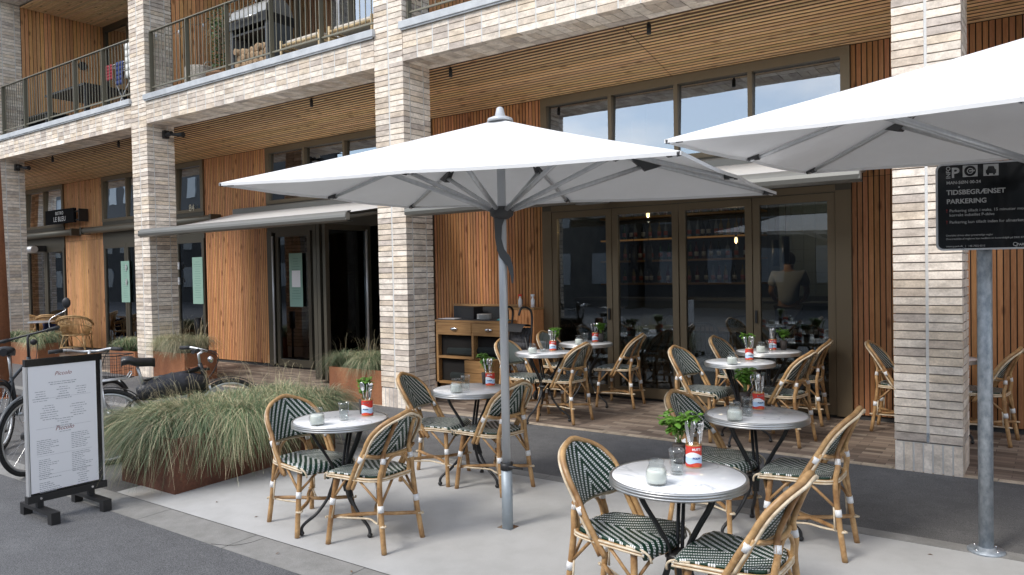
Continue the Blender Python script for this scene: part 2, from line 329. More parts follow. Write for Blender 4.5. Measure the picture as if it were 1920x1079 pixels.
bb = t.nodes.new('ShaderNodeBump'); bb.inputs['Strength'].default_value = .4; bb.inputs['Distance'].default_value = .004; bb.invert = True; t.links.new(bt.outputs['Fac'], bb.inputs['Height']); t.links.new(bb.outputs[0], b.inputs['Normal'])

# ------------------------------------------------------------------ text
def text_mesh(body, size, depth=.0006, shear=0, align='LEFT', space=1.0, bold=0):
    cu = bpy.data.curves.new('txt', 'FONT'); cu.body = body; cu.size = size; cu.extrude = depth; cu.shear = shear; cu.align_x = align; cu.space_character = space; cu.offset = bold; cu.resolution_u = 3
    o = bpy.data.objects.new('txt', cu); col.objects.link(o)
    dg = bpy.context.evaluated_depsgraph_get(); me = bpy.data.meshes.new_from_object(o.evaluated_get(dg)); bpy.data.objects.remove(o); bpy.data.curves.remove(cu); return me
def text(name, body, size, M, m_, parent, **kw):
    me = text_mesh(body, size, **kw); me.transform(M); me.materials.clear(); me.materials.append(m_)
    o = bpy.data.objects.new(name, me); col.objects.link(o); o.parent = parent; return o

# ================================================================== GROUND
def strip(name, x0, x1, y0, y1, m_, dz=0, flat=None):
    b = MB(); n = max(1, int((y1-y0)/2)) if flat is None else 1
    ys = [y0+(y1-y0)*k/n for k in range(n+1)]
    for k in range(n):
        za, zb = (zg(ys[k]+1e-6)+dz, zg(ys[k+1]-1e-6)+dz) if flat is None else (flat, flat)
        b.quad((x0, ys[k], za), (x1, ys[k], za), (x1, ys[k+1], zb), (x0, ys[k+1], zb))
    return tag(b.build(name, m_), kind='structure')
strip('ground', -150, 150, -150, 150, asphalt2, flat=-.30)
strip('road', -60, 40, -40, 2.78, asphalt, flat=-.0955)
strip('bike_parking_paving', -60, -6.12, 3.04, 5.0, asphalt2)
strip('path', -60, 40, 5.12, 6.6, asphalt2)
strip('terrace_paving', -60, 40, 6.685, 8.45, pav)
b = MB()
for k in range(180): tq = random.uniform(.8, 1.15); b.box(-34+k*.235, -34+k*.235+.229, 6.602, 6.68, -.2, .004+random.uniform(-.001, .002), 0, (.52*tq, .43*tq, .33*tq))
tag(b.build('terrace_edging', brick), kind='structure')
b = MB(); b.quad((-60, 6.6, -.006), (40, 6.6, -.006), (40, 6.686, -.006), (-60, 6.686, -.006)); tag(b.build('terrace_edging_bed', mortar), kind='structure')
b = MB(); b.quad((-6.12, 3.04, zg(3.04)+.004), (20, 3.04, zg(3.04)+.004), (20, 5.0, zg(5.0)+.004), (-6.12, 5.0, zg(5.0)+.004))
tag(b.build('terrace_slab', slabm), kind='structure')
def kerb(name, y0, y1, dz, xs):
    b = MB()
    for k in range(len(xs)-1):
        b.box(xs[k]+.003, xs[k+1]-.003, y0, y1, -.28, 0, colr=(1, 1, 1))
        n = len(b.v)
        for i in range(n-4, n):
            x, y, z = b.v[i]; b.v[i] = (x, y, zg(min(max(y, 2.781), 6.6))+dz)
    return tag(b.build(name, kerbm), kind='structure')
kerb('kerb_strip', 2.781, 3.037, .002, [-40+1.02*k for k in range(70)])
b = MB(); b.tube(smooth([(-4.42, 2.785, -.094), (-4.28, 2.84, -.0925), (-4.22, 2.93, -.0905), (-4.21, 3.03, -.0885)], 5), .0045, 4, flat=.5); ck = b.build('kerb_crack', shadowgap); ck.parent = bpy.data.objects['kerb_strip']
kerb('inner_kerb', 5.003, 5.117, .006, [-40.35+1.0*k for k in range(70)])

# ================================================================== BUILDING
YF, YW, ZB, ZT = 6.6, 8.33, 4.11, 4.467
PX = [-.6188-k*5.6805 for k in range(-1, 6)]      # right edges of the piers
W_, D_ = .468, .468
bld = thing('apartment_building', 'pale brick building with timber lined arcade and balconies above the terrace', 'building')
BR = [(.80, .745, .68), (.73, .66, .585), (.68, .62, .565), (.85, .80, .745), (.56, .51, .475), (.75, .665, .56), (.63, .555, .48), (.79, .74, .68), (.82, .76, .69)]
def bcol():
    c_ = random.choice(BR); k = random.uniform(.92, 1.12); return (c_[0]*k*1.02, c_[1]*k*.985, c_[2]*k*.95)
def pier(xr, z0, z1, base):
    b = MB(); x0, x1, y0, y1 = xr-W_, xr, YF, YF+D_
    b.box(x0+.014, x1-.014, y0+.014, y1-.014, z0, z1, 1)
    xm = (x0+x1)/2
    b.box(xm-.0105, xm+.0105, y0+.002, y0+.02, z0+(.235 if base else 0), z1, 2)
    for yy in (y0+.114, y1-.114): b.box(x1-.02, x1-.003, yy-.007, yy+.007, z0, z1, 2); b.box(x0+.003, x0+.02, yy-.007, yy+.007, z0, z1, 2)
    z = z0
    if base:
        n = 7; wd = W_/n
        b.box(x0+.004, x1-.004, y0+.004, y1-.004, z0-.05, z0+.226, 2)
        for k in range(n):
            b.box(x0+k*wd+.006, x0+(k+1)*wd-.006, y0, y0+.1, z0-.05, z0+.225, 0, bcol(), .0015)
            b.box(x1-.1, x1, y0+k*wd+.006+.001, y0+(k+1)*wd-.006, z0-.05, z0+.225, 0, bcol(), .0015)
        z = z0+.236
    while z < z1-.03:
        h = min(.0565, z1-z); zz = z+.0045
        for (a, c_) in ((x0, xm-.0105), (xm+.0105, x1)):
            b.box(a, c_, y0, y0+.107, zz, zz+h, 0, bcol(), .0018); b.box(a, c_, y1-.107, y1, zz, zz+h, 0, bcol(), .0018)
        b.box(x1-.107, x1, y0+.121, y1-.121, zz, zz+h, 0, bcol(), .0018); b.box(x0, x0+.107, y0+.121, y1-.121, zz, zz+h, 0, bcol(), .0018)
        z += .066
    return b
for k, xr in enumerate(PX):
    b = pier(xr, 0, ZB, True); b2 = pier(xr, ZB, 7.4, False)
    n = len(b.v); b.v += b2.v; b.f += [tuple(i+n for i in f) for f in b2.f]; b.mi += b2.mi; b.sm += b2.sm; b.col += b2.col
    b.build('pier', [brick, joint, mortar], bld)
for k in range(len(PX)-1):                          # beam, soffit, coping, railing, ceiling of each bay
    x0, x1 = PX[k+1], PX[k]-W_
    for zt_, zb_ in ((ZT, ZB), (8.0, 7.35)):
        b = MB(); n = 22; wd = (x1-x0)/n; rows = 5 if zb_ < 5 else 9; ph = (zt_-zb_)/rows
        b.box(x0+.003, x1-.003, YF+.013, YF+D_-.01, zb_+.008, zt_+.001, 2)
        for i in range(1, n): b.box(x0+i*wd-.0075, x0+i*wd+.0075, YF+.0005, YF+.02, zb_+.004, zt_-.003, 1)
        for r_ in range(rows):
            for i in range(n): b.box(x0+i*wd+.0078, x0+(i+1)*wd-.0078, YF, YF+.1, zb_+r_*ph+(.0042 if r_ else 0), zb_+(r_+1)*ph-.0042, 0, bcol(), .0015)
        ns = 46; ws = (x1-x0)/ns
        for i in range(ns):
            a, c_ = x0+i*ws+.004, x0+(i+1)*ws-.004
            b.box(a, c_, YF+.106, YF+.33, zb_, zb_+.05, 0, bcol(), .001)
            if i % 2 == 0: b.box(a, c_+ws, YF+.342, YF+D_, zb_, zb_+.05, 0, bcol(), .001)
        b.build('beam', [brick, mortar, joint], bld)
    b = MB(); b.box(x0-.02, x1+.02, YF-.045, YF+.33, ZT+.012, ZT+.10); b.box(x0, x1, YF-.03, YF-.012, ZT-.008, ZT+.0125)
    b.build('coping', coping_m, bld, bevel=.006)
    # ceilings
    for (za, zb2, ya, yb, nm) in ((ZB+.012, 3.835, YF+D_, YW, 'arcade_ceiling'), (7.32, 7.32, YF+D_, 8.9, 'balcony_ceiling')):
        b = MB(); pitch = .058; n = int((yb-ya)/pitch)+1
        xa, xb = PX[k+1]-.0, PX[k]-.0
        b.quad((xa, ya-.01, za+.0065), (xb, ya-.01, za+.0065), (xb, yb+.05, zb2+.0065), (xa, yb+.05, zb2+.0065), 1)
        jx = xa+2.62
        for i in range(n):
            y = ya+i*pitch; z = za+(zb2-za)*(y-ya)/(yb-ya)
            for (p_, q_) in ((xa, jx-.006), (jx+.006, xb)):
                tt = random.uniform(.82, 1.12); b.box(p_, q_, y, min(y+pitch-.0068, yb+.03), z, z+.007, 0, (tt, tt*random.uniform(.95, 1.02), tt*random.uniform(.9, 1.02)))
        b.build(nm, [ceilw, mat('ceiling_groove', (.085, .045, .022), .9)], bld)  # backing sheet coloured dark to stand in for shade between the boards
    # railing
    b = MB(); zb3, zt3 = 4.70, 5.60; yy = 6.70
    b.box(x0+.02, x1-.02, yy-.025, yy+.025, zt3-.01, zt3+.004); b.box(x0+.02, x1-.02, yy-.012, yy+.012, zb3-.012, zb3+.008)
    npost = 6; xs = [x0+.03+(x1-x0-.06)*i/(npost-1) for i in range(npost)]
    for i in range(npost-1):
        for j in range(1, 10):
            x = xs[i]+(xs[i+1]-xs[i])*j/10; b.box(x-.005, x+.005, yy-.005, yy+.005, zb3, zt3-.01)
    ro = b.build('railing', rail_m, bld)
    for x in xs:
        b = MB(); b.box(x-.006, x+.006, yy-.035, yy+.035, ZT+.09, zt3-.011); b.build('railing_post', rail_m, ro)
    # balcony floor and rear
    b = MB(); b.box(PX[k+1], PX[k], YF+.33, 8.9, ZB+.06, ZT+.06); b.build('balcony_floor', room_w, bld)
def slats(x0, x1, y, z0, z1, zs=None, nm='wood_cladding', M=None, tone=1.0, pitch=.0515):
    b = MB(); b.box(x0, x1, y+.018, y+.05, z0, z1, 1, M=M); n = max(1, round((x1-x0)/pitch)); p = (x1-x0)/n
    for i in range(n):
        segs = [z0]+([zs] if zs else [])+[z1]
        for j in range(len(segs)-1):
            tq_ = tone if isinstance(tone, tuple) else (tone,)*3; tt = random.uniform(.80, 1.14); b.box(x0+i*p+.005, x0+(i+1)*p-.005, y+.009, y+.0175, segs[j]+.003, segs[j+1]-.002, 0, (tt*tq_[0], tt*tq_[1]*random.uniform(.90, 1.03), tt*tq_[2]*random.uniform(.84, 1.03)), M=M); b.mi[-3] = 1; b.mi[-1] = 1  # slat sides and backing coloured near-black to paint the shade in the gaps
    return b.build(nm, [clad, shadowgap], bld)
ZC = 3.84
WZ = [(-22.7, -18.8), (-17.0, -13.15), (-11.25, -7.4), (-5.5, -1.75), (1.0, 4.9)]     # glazed zones of the ground floor
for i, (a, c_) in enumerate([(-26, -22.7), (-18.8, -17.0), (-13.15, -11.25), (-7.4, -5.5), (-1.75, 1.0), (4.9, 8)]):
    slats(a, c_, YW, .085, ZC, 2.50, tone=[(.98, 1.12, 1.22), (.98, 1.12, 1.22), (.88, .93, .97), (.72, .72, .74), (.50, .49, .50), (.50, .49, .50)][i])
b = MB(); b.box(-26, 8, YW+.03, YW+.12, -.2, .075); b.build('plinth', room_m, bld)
# upper: party walls (timber) right of each pier, rear glazing
for k, xr in enumerate(PX[1:5]):
    Mx = Matrix.Translation((xr, 7.07, 0)) @ Matrix.Rotation(R(90), 4, 'Z')     # local x -> +Y, faces +X
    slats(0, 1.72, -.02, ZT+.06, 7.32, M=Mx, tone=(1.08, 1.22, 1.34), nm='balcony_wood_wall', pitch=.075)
for k in range(1, 6):
    x0, x1 = PX[k]+.02, PX[k-1]-.05
    b = MB(); yr = 8.8; zb4, zt4 = ZT+.1, 7.2
    xs = [x0, x0+.95, x0+1.1, x0+2.4, x0+2.55, x0+3.9, x0+4.05, x1]
    fr = MB()
    for (a, c_) in ((x0, x0+.10), (x0+1.0, x0+1.12), (x0+2.38, x0+2.5), (x0+3.6, x0+3.72), (x1-.7, x1-.58), (x1-.1, x1)): fr.box(a, c_, yr-.04, yr+.04, zb4, zt4)
    fr.box(x0, x1, yr-.045, yr+.045, zt4, 7.32); fr.box(x0, x1, yr-.045, yr+.045, ZT+.06, zb4+.06)
    fo = fr.build('window', bronze_d, bld)
    pn = MB(); pn.box(x0+.1, x1-.1, yr-.006, yr+.006, zb4+.06, zt4); pn.build('pane', pane_up, fo)
    cu = MB(); xx = x0+.15; pts = []
    while xx < x1-.15:
        if int((xx-x0)/1.3) % 2 == 0:
            y_a = yr+.14+.02*math.sin(xx*60); y_b = yr+.14+.02*math.sin((xx+.02)*60)
            cu.quad((xx, y_a, zb4), (xx+.02, y_b, zb4), (xx+.02, y_b, zt4), (xx, y_a, zt4), sm=True)
        xx += .02
    cu.build('curtain', mat('curtain_pale', (.75, .76, .76), .9), fo)
    rm = MB(); rm.box(x0, x1, 11.0, 11.1, ZT, 7.4); rm.box(x0, x1, yr+.1, 11, 7.35, 7.42); rm.box(x0, x1, yr+.1, 11, ZT, ZT+.06); rm.box(x0-.04, x0-.01, 8.7, 11, ZT, 7.4)
    rm.build('upper_room', room_w, bld)
# ground floor interior
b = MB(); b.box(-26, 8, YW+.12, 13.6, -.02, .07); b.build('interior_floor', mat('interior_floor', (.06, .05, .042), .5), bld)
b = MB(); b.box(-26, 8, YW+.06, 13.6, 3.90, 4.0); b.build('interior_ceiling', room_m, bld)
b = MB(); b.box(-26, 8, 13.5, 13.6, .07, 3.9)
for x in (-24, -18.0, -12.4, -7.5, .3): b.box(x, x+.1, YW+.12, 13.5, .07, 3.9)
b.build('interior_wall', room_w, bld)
b = MB(); b.box(-30, 12, 8.95, 13.7, 7.45, 8.2); b.box(-30, 12, YF+.06, YF+D_, 8.0, 8.6); b.box(-30, -26, 6.7, 13.7, 0, 8.2); b.box(8, 12, 6.7, 13.7, 0, 8.2); b.box(-30, 12, 13.6, 13.8, 0, 8.2); b.box(-30, 12, 6.9, 8.95, 7.40, 8.2)
b.build('building_shell', mortar, bld)
def window_row(x0, x1, xs, z0, z1, tilt=1.9, y=YW-.03, name='window', dpt=.07, fw=.05, top=.10, bot=.06, edge=.09):
    b = MB(); b.box(x0, x1, y, y+dpt, z1-top, z1); b.box(x0, x1, y+.001, y+dpt-.001, z0, z0+bot); b.box(x0, x0+edge, y+.002, y+dpt-.002, z0+bot, z1-top); b.box(x1-edge, x1, y+.002, y+dpt-.002, z0+bot, z1-top)
    for x in xs: b.box(x-fw/2, x+fw/2, y+.003, y+dpt-.003, z0+bot, z1-top)
    fo = b.build(name, bronze, bld)
    ed = [x0+edge]+[v for x in xs for v in (x-fw/2, x+fw/2)]+[x1-edge]
    for i in range(0, len(ed), 2):
        tm = Matrix.Translation((0, y+.04, z0+bot)) @ Matrix.Rotation(R(-tilt), 4, 'X') @ Matrix.Translation((0, -y-.04, -z0-bot))
        p = MB(); p.box(ed[i]-.01, ed[i+1]+.01, y+.037, y+.043, z0+bot-.01, z1-top+.01, M=tm); p.build('pane', pane_up, fo)
    return fo
for i, (a, c_) in enumerate(WZ):
    n = 4; xs = [a+.09+(c_-a-.12)*(j+1)/n-.02 for j in range(n-1)]
    if i == 3: xs = [-4.488, -3.629, -2.766]
    if i == 2: xs = [-10.226, -9.25, -8.33]
    if i == 1: xs = [-15.96, -15.0, -14.05]
    window_row(a, c_, xs, 2.86, ZC-.005)
    tr = MB(); tr.box(a, c_, YW-.02, YW+.04, 2.36, 2.86); tr.build('transom_panel', bronze_d, bld)
def door_leaf(a, c_, z0=.07, z1=2.36, y=YW-.02, sw=.075, M=None, par=None, handle=None, bm=None):
    b = MB(); b.box(a, a+sw, y, y+.06, z0, z1, M=M); b.box(c_-sw, c_, y, y+.06, z0, z1, M=M); b.box(a+sw, c_-sw, y+.001, y+.059, z0, z0+.12, M=M); b.box(a+sw, c_-sw, y+.001, y+.059, z1-.08, z1, M=M)
    o = b.build('door', bm or bronze, bld)
    p = MB(); p.box(a+sw, c_-sw, y+.025, y+.035, z0+.12, z1-.08, M=M); p.build('pane', pane_m, o)
    if handle is not None:
        h = MB(); h.box(handle-.012, handle+.012, y-.03, y-.012, 1.0, 1.14, M=M); h.build('handle', blackm, o)
    return o
fr = MB(); fr.box(-5.5, -5.36, YW-.03, YW+.05, .06, 2.38); fr.box(-1.90, -1.75, YW-.03, YW+.05, .06, 2.38); fr.box(-5.36, -1.90, YW-.03, YW+.05, 2.37, 2.44); fr.build('door_frame', bronze, bld)
for a, c_, h in ((-5.355, -4.495, -4.53), (-4.485, -3.625, None), (-3.61, -2.765, None), (-2.755, -1.905, -2.72)): door_leaf(a, c_, handle=h)
# entrance in the middle bay: fixed leaf, open doorway, folded leaves
fr = MB(); fr.box(-11.25, -11.12, YW-.03, YW+.05, .06, 2.38); fr.box(-7.5, -7.4, YW-.03, YW+.05, .06, 2.38); fr.build('door_frame', bronze_d, bld)
door_leaf(-11.03, -10.12, bm=bronze_d)
for ang, x in ((78, -9.14), (84, -8.95), (90, -8.72)):
    Mh = Matrix.Translation((x, YW-.02, 0)) @ Matrix.Rotation(R(-ang), 4, 'Z'); door_leaf(0, .9, y=-.03, M=Mh, bm=bronze_d, sw=.07)
door_leaf(-8.45, -7.5, bm=bronze_d)
pb = MB(); pb.tube([(-11.07, YW-.05, .1), (-11.07, YW-.05, 2.3)], .018, 8); pb.tube([(-9.12, YW-.12, .2), (-9.12, YW-.12, 2.3)], .02, 8); pb.tube([(-8.70, YW-.1, .2), (-8.70, YW-.1, 2.3)], .02, 8); pb.build('door_bar', alu, bld)
for (a, c_) in ((-17.0, -13.15), (-22.7, -18.8)):
    n = 4
    for j in range(n):
        door_leaf(a+.02+(c_-a-.04)*j/n, a+.02+(c_-a-.04)*(j+1)/n-.01, bm=bronze_d)
door_leaf(1.05, 2.9); door_leaf(2.92, 4.8)
for x in (-14.02, -16.02+.02):
    for z in (1.85, 1.55):
        h = MB(); h.box(x-.02, x+.02, YW-.05, YW-.025, z-.07, z+.07); h.box(x-.01, x+.05, YW-.06, YW-.05, z-.02, z+.03); h.build('hinge', alu, bld)
h = text('house_number', '84', .19, Matrix.Translation((-13.62, YW-.035, 2.885)) @ Matrix.Rotation(R(90), 4, 'X'), mat('number_gold', (.55, .5, .36), .5), bld)
h = MB(); h.tube([(-17.655, 8.29, 6.35), (-17.60, 8.29, 6.35)], .09, 20); h.build('vent', blackp, bld)
# leaves of the pier: downpipe outlet slot
h = MB(); h.box(-.862, -.846, YF-.004, YF+.01, .24, .31); h.build('weep_outlet', galv, bld)

# posters on the glass
green_p = mat('pale_green_paper', (.25, .40, .33), .7)
paper = mat('white_paper', (.88, .88, .90), .6)
ink = mat('ink', (.08, .08, .09), .7); ink_r = mat('ink_red', (.28, .05, .04), .7); ink_l = mat('ink_light', (.30, .31, .34), .7)
for x, z0, z1, lab in ((-13.38, 1.11, 2.0, 'pale green menu poster inside the glass left of the awning, tall and narrow'), (-10.48, 1.09, 1.99, 'green menu poster with a white sheet on it behind the entrance glass'), (-16.06, 1.12, 1.99, 'pale green poster behind the glass left of the brick pier')):
    root = thing('poster', lab, 'poster', (x, YW-.034, 0)); b = MB(); b.box(-.17, .17, -.002, .001, z0, z1); b.build('sheet', green_p, root)
    b = MB()
    for i in range(16): wd = random.uniform(.06, .12); b.box(-wd, wd, -.0032, -.0021, z1-.09-i*.045-.004, z1-.09-i*.045+.003)
    b.build('print', mat('print_green', (.12, .22, .19), .7), root)
    if x == -10.48: b = MB(); b.box(-.10, .12, -.006, -.004, 1.42, 1.70); b.build('white_sheet', paper, root)

# ================================================================== AWNINGS
def awning(x0, x1, yf, zf, yw, zw, lab, bracket=True):
    r_ = thing('awning', lab, 'awning', (0, 0, 0), 0, 'extended fabric awnings')
    b = MB(); n = 8
    for i in range(n):
        t0, t1 = i/n, (i+1)/n
        sag = lambda t_: -.03*math.sin(math.pi*t_)
        b.quad((x0+.04, yf+(yw-yf)*t0, zf+.05+(zw-zf)*t0+sag(t0)), (x1-.04, yf+(yw-yf)*t0, zf+.05+(zw-zf)*t0+sag(t0)), (x1-.04, yf+(yw-yf)*t1, zf+.05+(zw-zf)*t1+sag(t1)), (x0+.04, yf+(yw-yf)*t1, zf+.05+(zw-zf)*t1+sag(t1)), sm=True)
    b.build('fabric', awn_m, r_)
    b = MB(); pr = [(-.045, .045), (-.065, .02), (-.07, -.01), (-.055, -.045), (-.02, -.062), (.05, -.062), (.05, -.048), (-.005, -.045), (-.02, .0), (0, .05), (.03, .062), (.03, .075), (-.02, .07)]
    for i in range(len(pr)):
        a, c_ = pr[i], pr[(i+1) % len(pr)]
        b.quad((x0, yf+a[0], zf+a[1]), (x1, yf+a[0], zf+a[1]), (x1, yf+c_[0], zf+c_[1]), (x0, yf+c_[0], zf+c_[1]), sm=False)
    for x in (x0, x1): b.box(x-.006, x+.006, yf-.062, yf+.0, zf-.045, zf+.045)
    b.build('front_bar', awn_bar, r_)
    b = MB(); b.box(x0, x1, yw-.10, yw+.0, zw+.0, zw+.12); b.build('cassette', awn_bar, r_, bevel=.02)
    for sx in (1, -1):
        b = MB(); xa = (x0 if sx > 0 else x1); b.tube([(xa+sx*.5, yw-.05, zw-.03), (xa+sx*.15, (yw+yf)/2, (zf+zw)/2-.06), (xa+sx*.7, yf+.03, zf-.02)], .022, 8); b.build('arm', awn_bar, r_)
awning(-12.03, -7.16, 6.5, 2.335, 8.26, 2.70, 'grey awning extended over the open entrance in the middle bay')
awning(-6.19, -1.30, 6.53, 2.335, 8.26, 2.70, 'light awning extended over the folding doors behind the two parasols')
def closed_awning(x0, x1, lab):
    r_ = thing('closed_awning', lab, 'awning', (0, 0, 0), 0, 'closed cassette awnings')
    b = MB(); b.tube([(x0, 8.2, 2.69), (x1, 8.2, 2.69)], .075, 16); b.build('cassette', mat('cassette_olive', (.16, .15, .12), .4, metal=.4), r_)
    for xe in (x0, x1): b = MB(); b.box(xe-.03, xe+.03, 8.12, 8.328, 2.61, 2.77); b.build('end_cap', bronze_d, r_)
closed_awning(-17.6, -12.66, 'closed olive awning cassette running behind the second brick pier')
closed_awning(-22.9, -18.05, 'closed olive awning cassette below the black hanging bistro sign')
for x, lab in ((-4.55, 'slim patio heater under the right awning, left one'), (-2.75, 'slim patio heater under the right awning, right one')):
    r_ = thing('patio_heater', lab, 'heater', (x, 7.95, 2.42), 0, 'patio heaters under the awning'); b = MB(); b.box(-.2, .2, -.07, .07, -.02, .03); b.build('body', alu, r_, bevel=.01); b = MB(); b.box(-.06, .06, -.02, .35, .03, .06); b.build('bracket', blackm, r_)
r_ = thing('patio_heater', 'dark patio heater over the door far left under the closed awning', 'heater', (-19.9, 8.0, 2.35)); b = MB(); b.tube([(-.3, 0, 0), (.3, 0, 0)], .08, 12); b.build('body', alu, r_); b = MB(); b.box(.05, .2, 0, .3, -.05, .09); b.build('bracket', blackm, r_)
# ceiling spots and cameras
for i, (x, y) in enumerate(((-8.6, 7.15), (-6.03, 7.15), (-3.40, 7.15), (-16.5, 7.12), (-13.85, 7.1))):
    lab = ['black spot lamp under the timber ceiling of the middle bay', 'black spot lamp under the ceiling just right of the middle pier', 'black spot lamp under the ceiling above the tall window, rightmost', 'black spot lamp under the ceiling by the bistro sign, leftmost', 'black spot lamp under the ceiling just left of the second pier'][i]
    z = 4.12-.27*(y-7.07)/(8.33-7.07)*1.0
    r_ = thing('ceiling_spot', lab, 'spot lamp', (x, y, z), 0, 'small black ceiling spots'); b = MB(); b.tube([(0, 0, -.02), (0, 0, -.115)], .023, 12); b.build('housing', blackm, r_); b = MB(); b.tube([(0, 0, 0.01), (0, 0, -.02)], .015, 8); b.build('stem', blackm, r_)
for x, lab in ((-11.85, 'dark twin camera fixed at the top of the second pier'), (-17.5, 'dark camera fixed at the top of the leftmost pier')):
    r_ = thing('security_camera', lab, 'camera', (x, 6.9, 3.95), 0); b = MB(); b.tube([(-.1, 0, 0), (.08, .0, .02)], .036, 10); b.tube([(.06, 0, .0), (.34, .05, -.03)], [.018, .042], 10); b.build('body', blackp, r_); b = MB(); b.box(-.14, -.05, -.04, .04, -.05, .08); b.build('bracket', blackm, r_)

# hanging bistro sign
r_ = thing('hanging_sign', 'black hanging sign reading Bistro Le Bleu in white on the timber wall', 'sign', (-18.50, 8.2, 3.05))
b = MB(); b.box(-.72, .66, -.1, -.04, -.15, .17); b.build('board', mat('sign_black', (.012, .012, .013), .9, spec=.1), r_)
b = MB(); b.tube([(.66, -.06, .09), (.85, -.06, .09)], .02, 6); b.tube([(.66, -.06, -.1), (.85, -.06, -.1)], .02, 6); b.box(.83, .86, -.08, .12, -.14, .14); b.build('bracket', blackm, r_)
txm = mat('sign_text', (.85, .85, .83), .5)
Ms = Matrix.Translation((-.02, -.102, .05)) @ Matrix.Rotation(R(90), 4, 'X'); text('lettering', 'BISTRO', .105, Ms, txm, r_, align='CENTER', space=1.15)
Ms = Matrix.Translation((-.02, -.102, -.10)) @ Matrix.Rotation(R(90), 4, 'X'); text('lettering', 'LE BLEU', .155, Ms, txm, r_, align='CENTER', space=1.1)

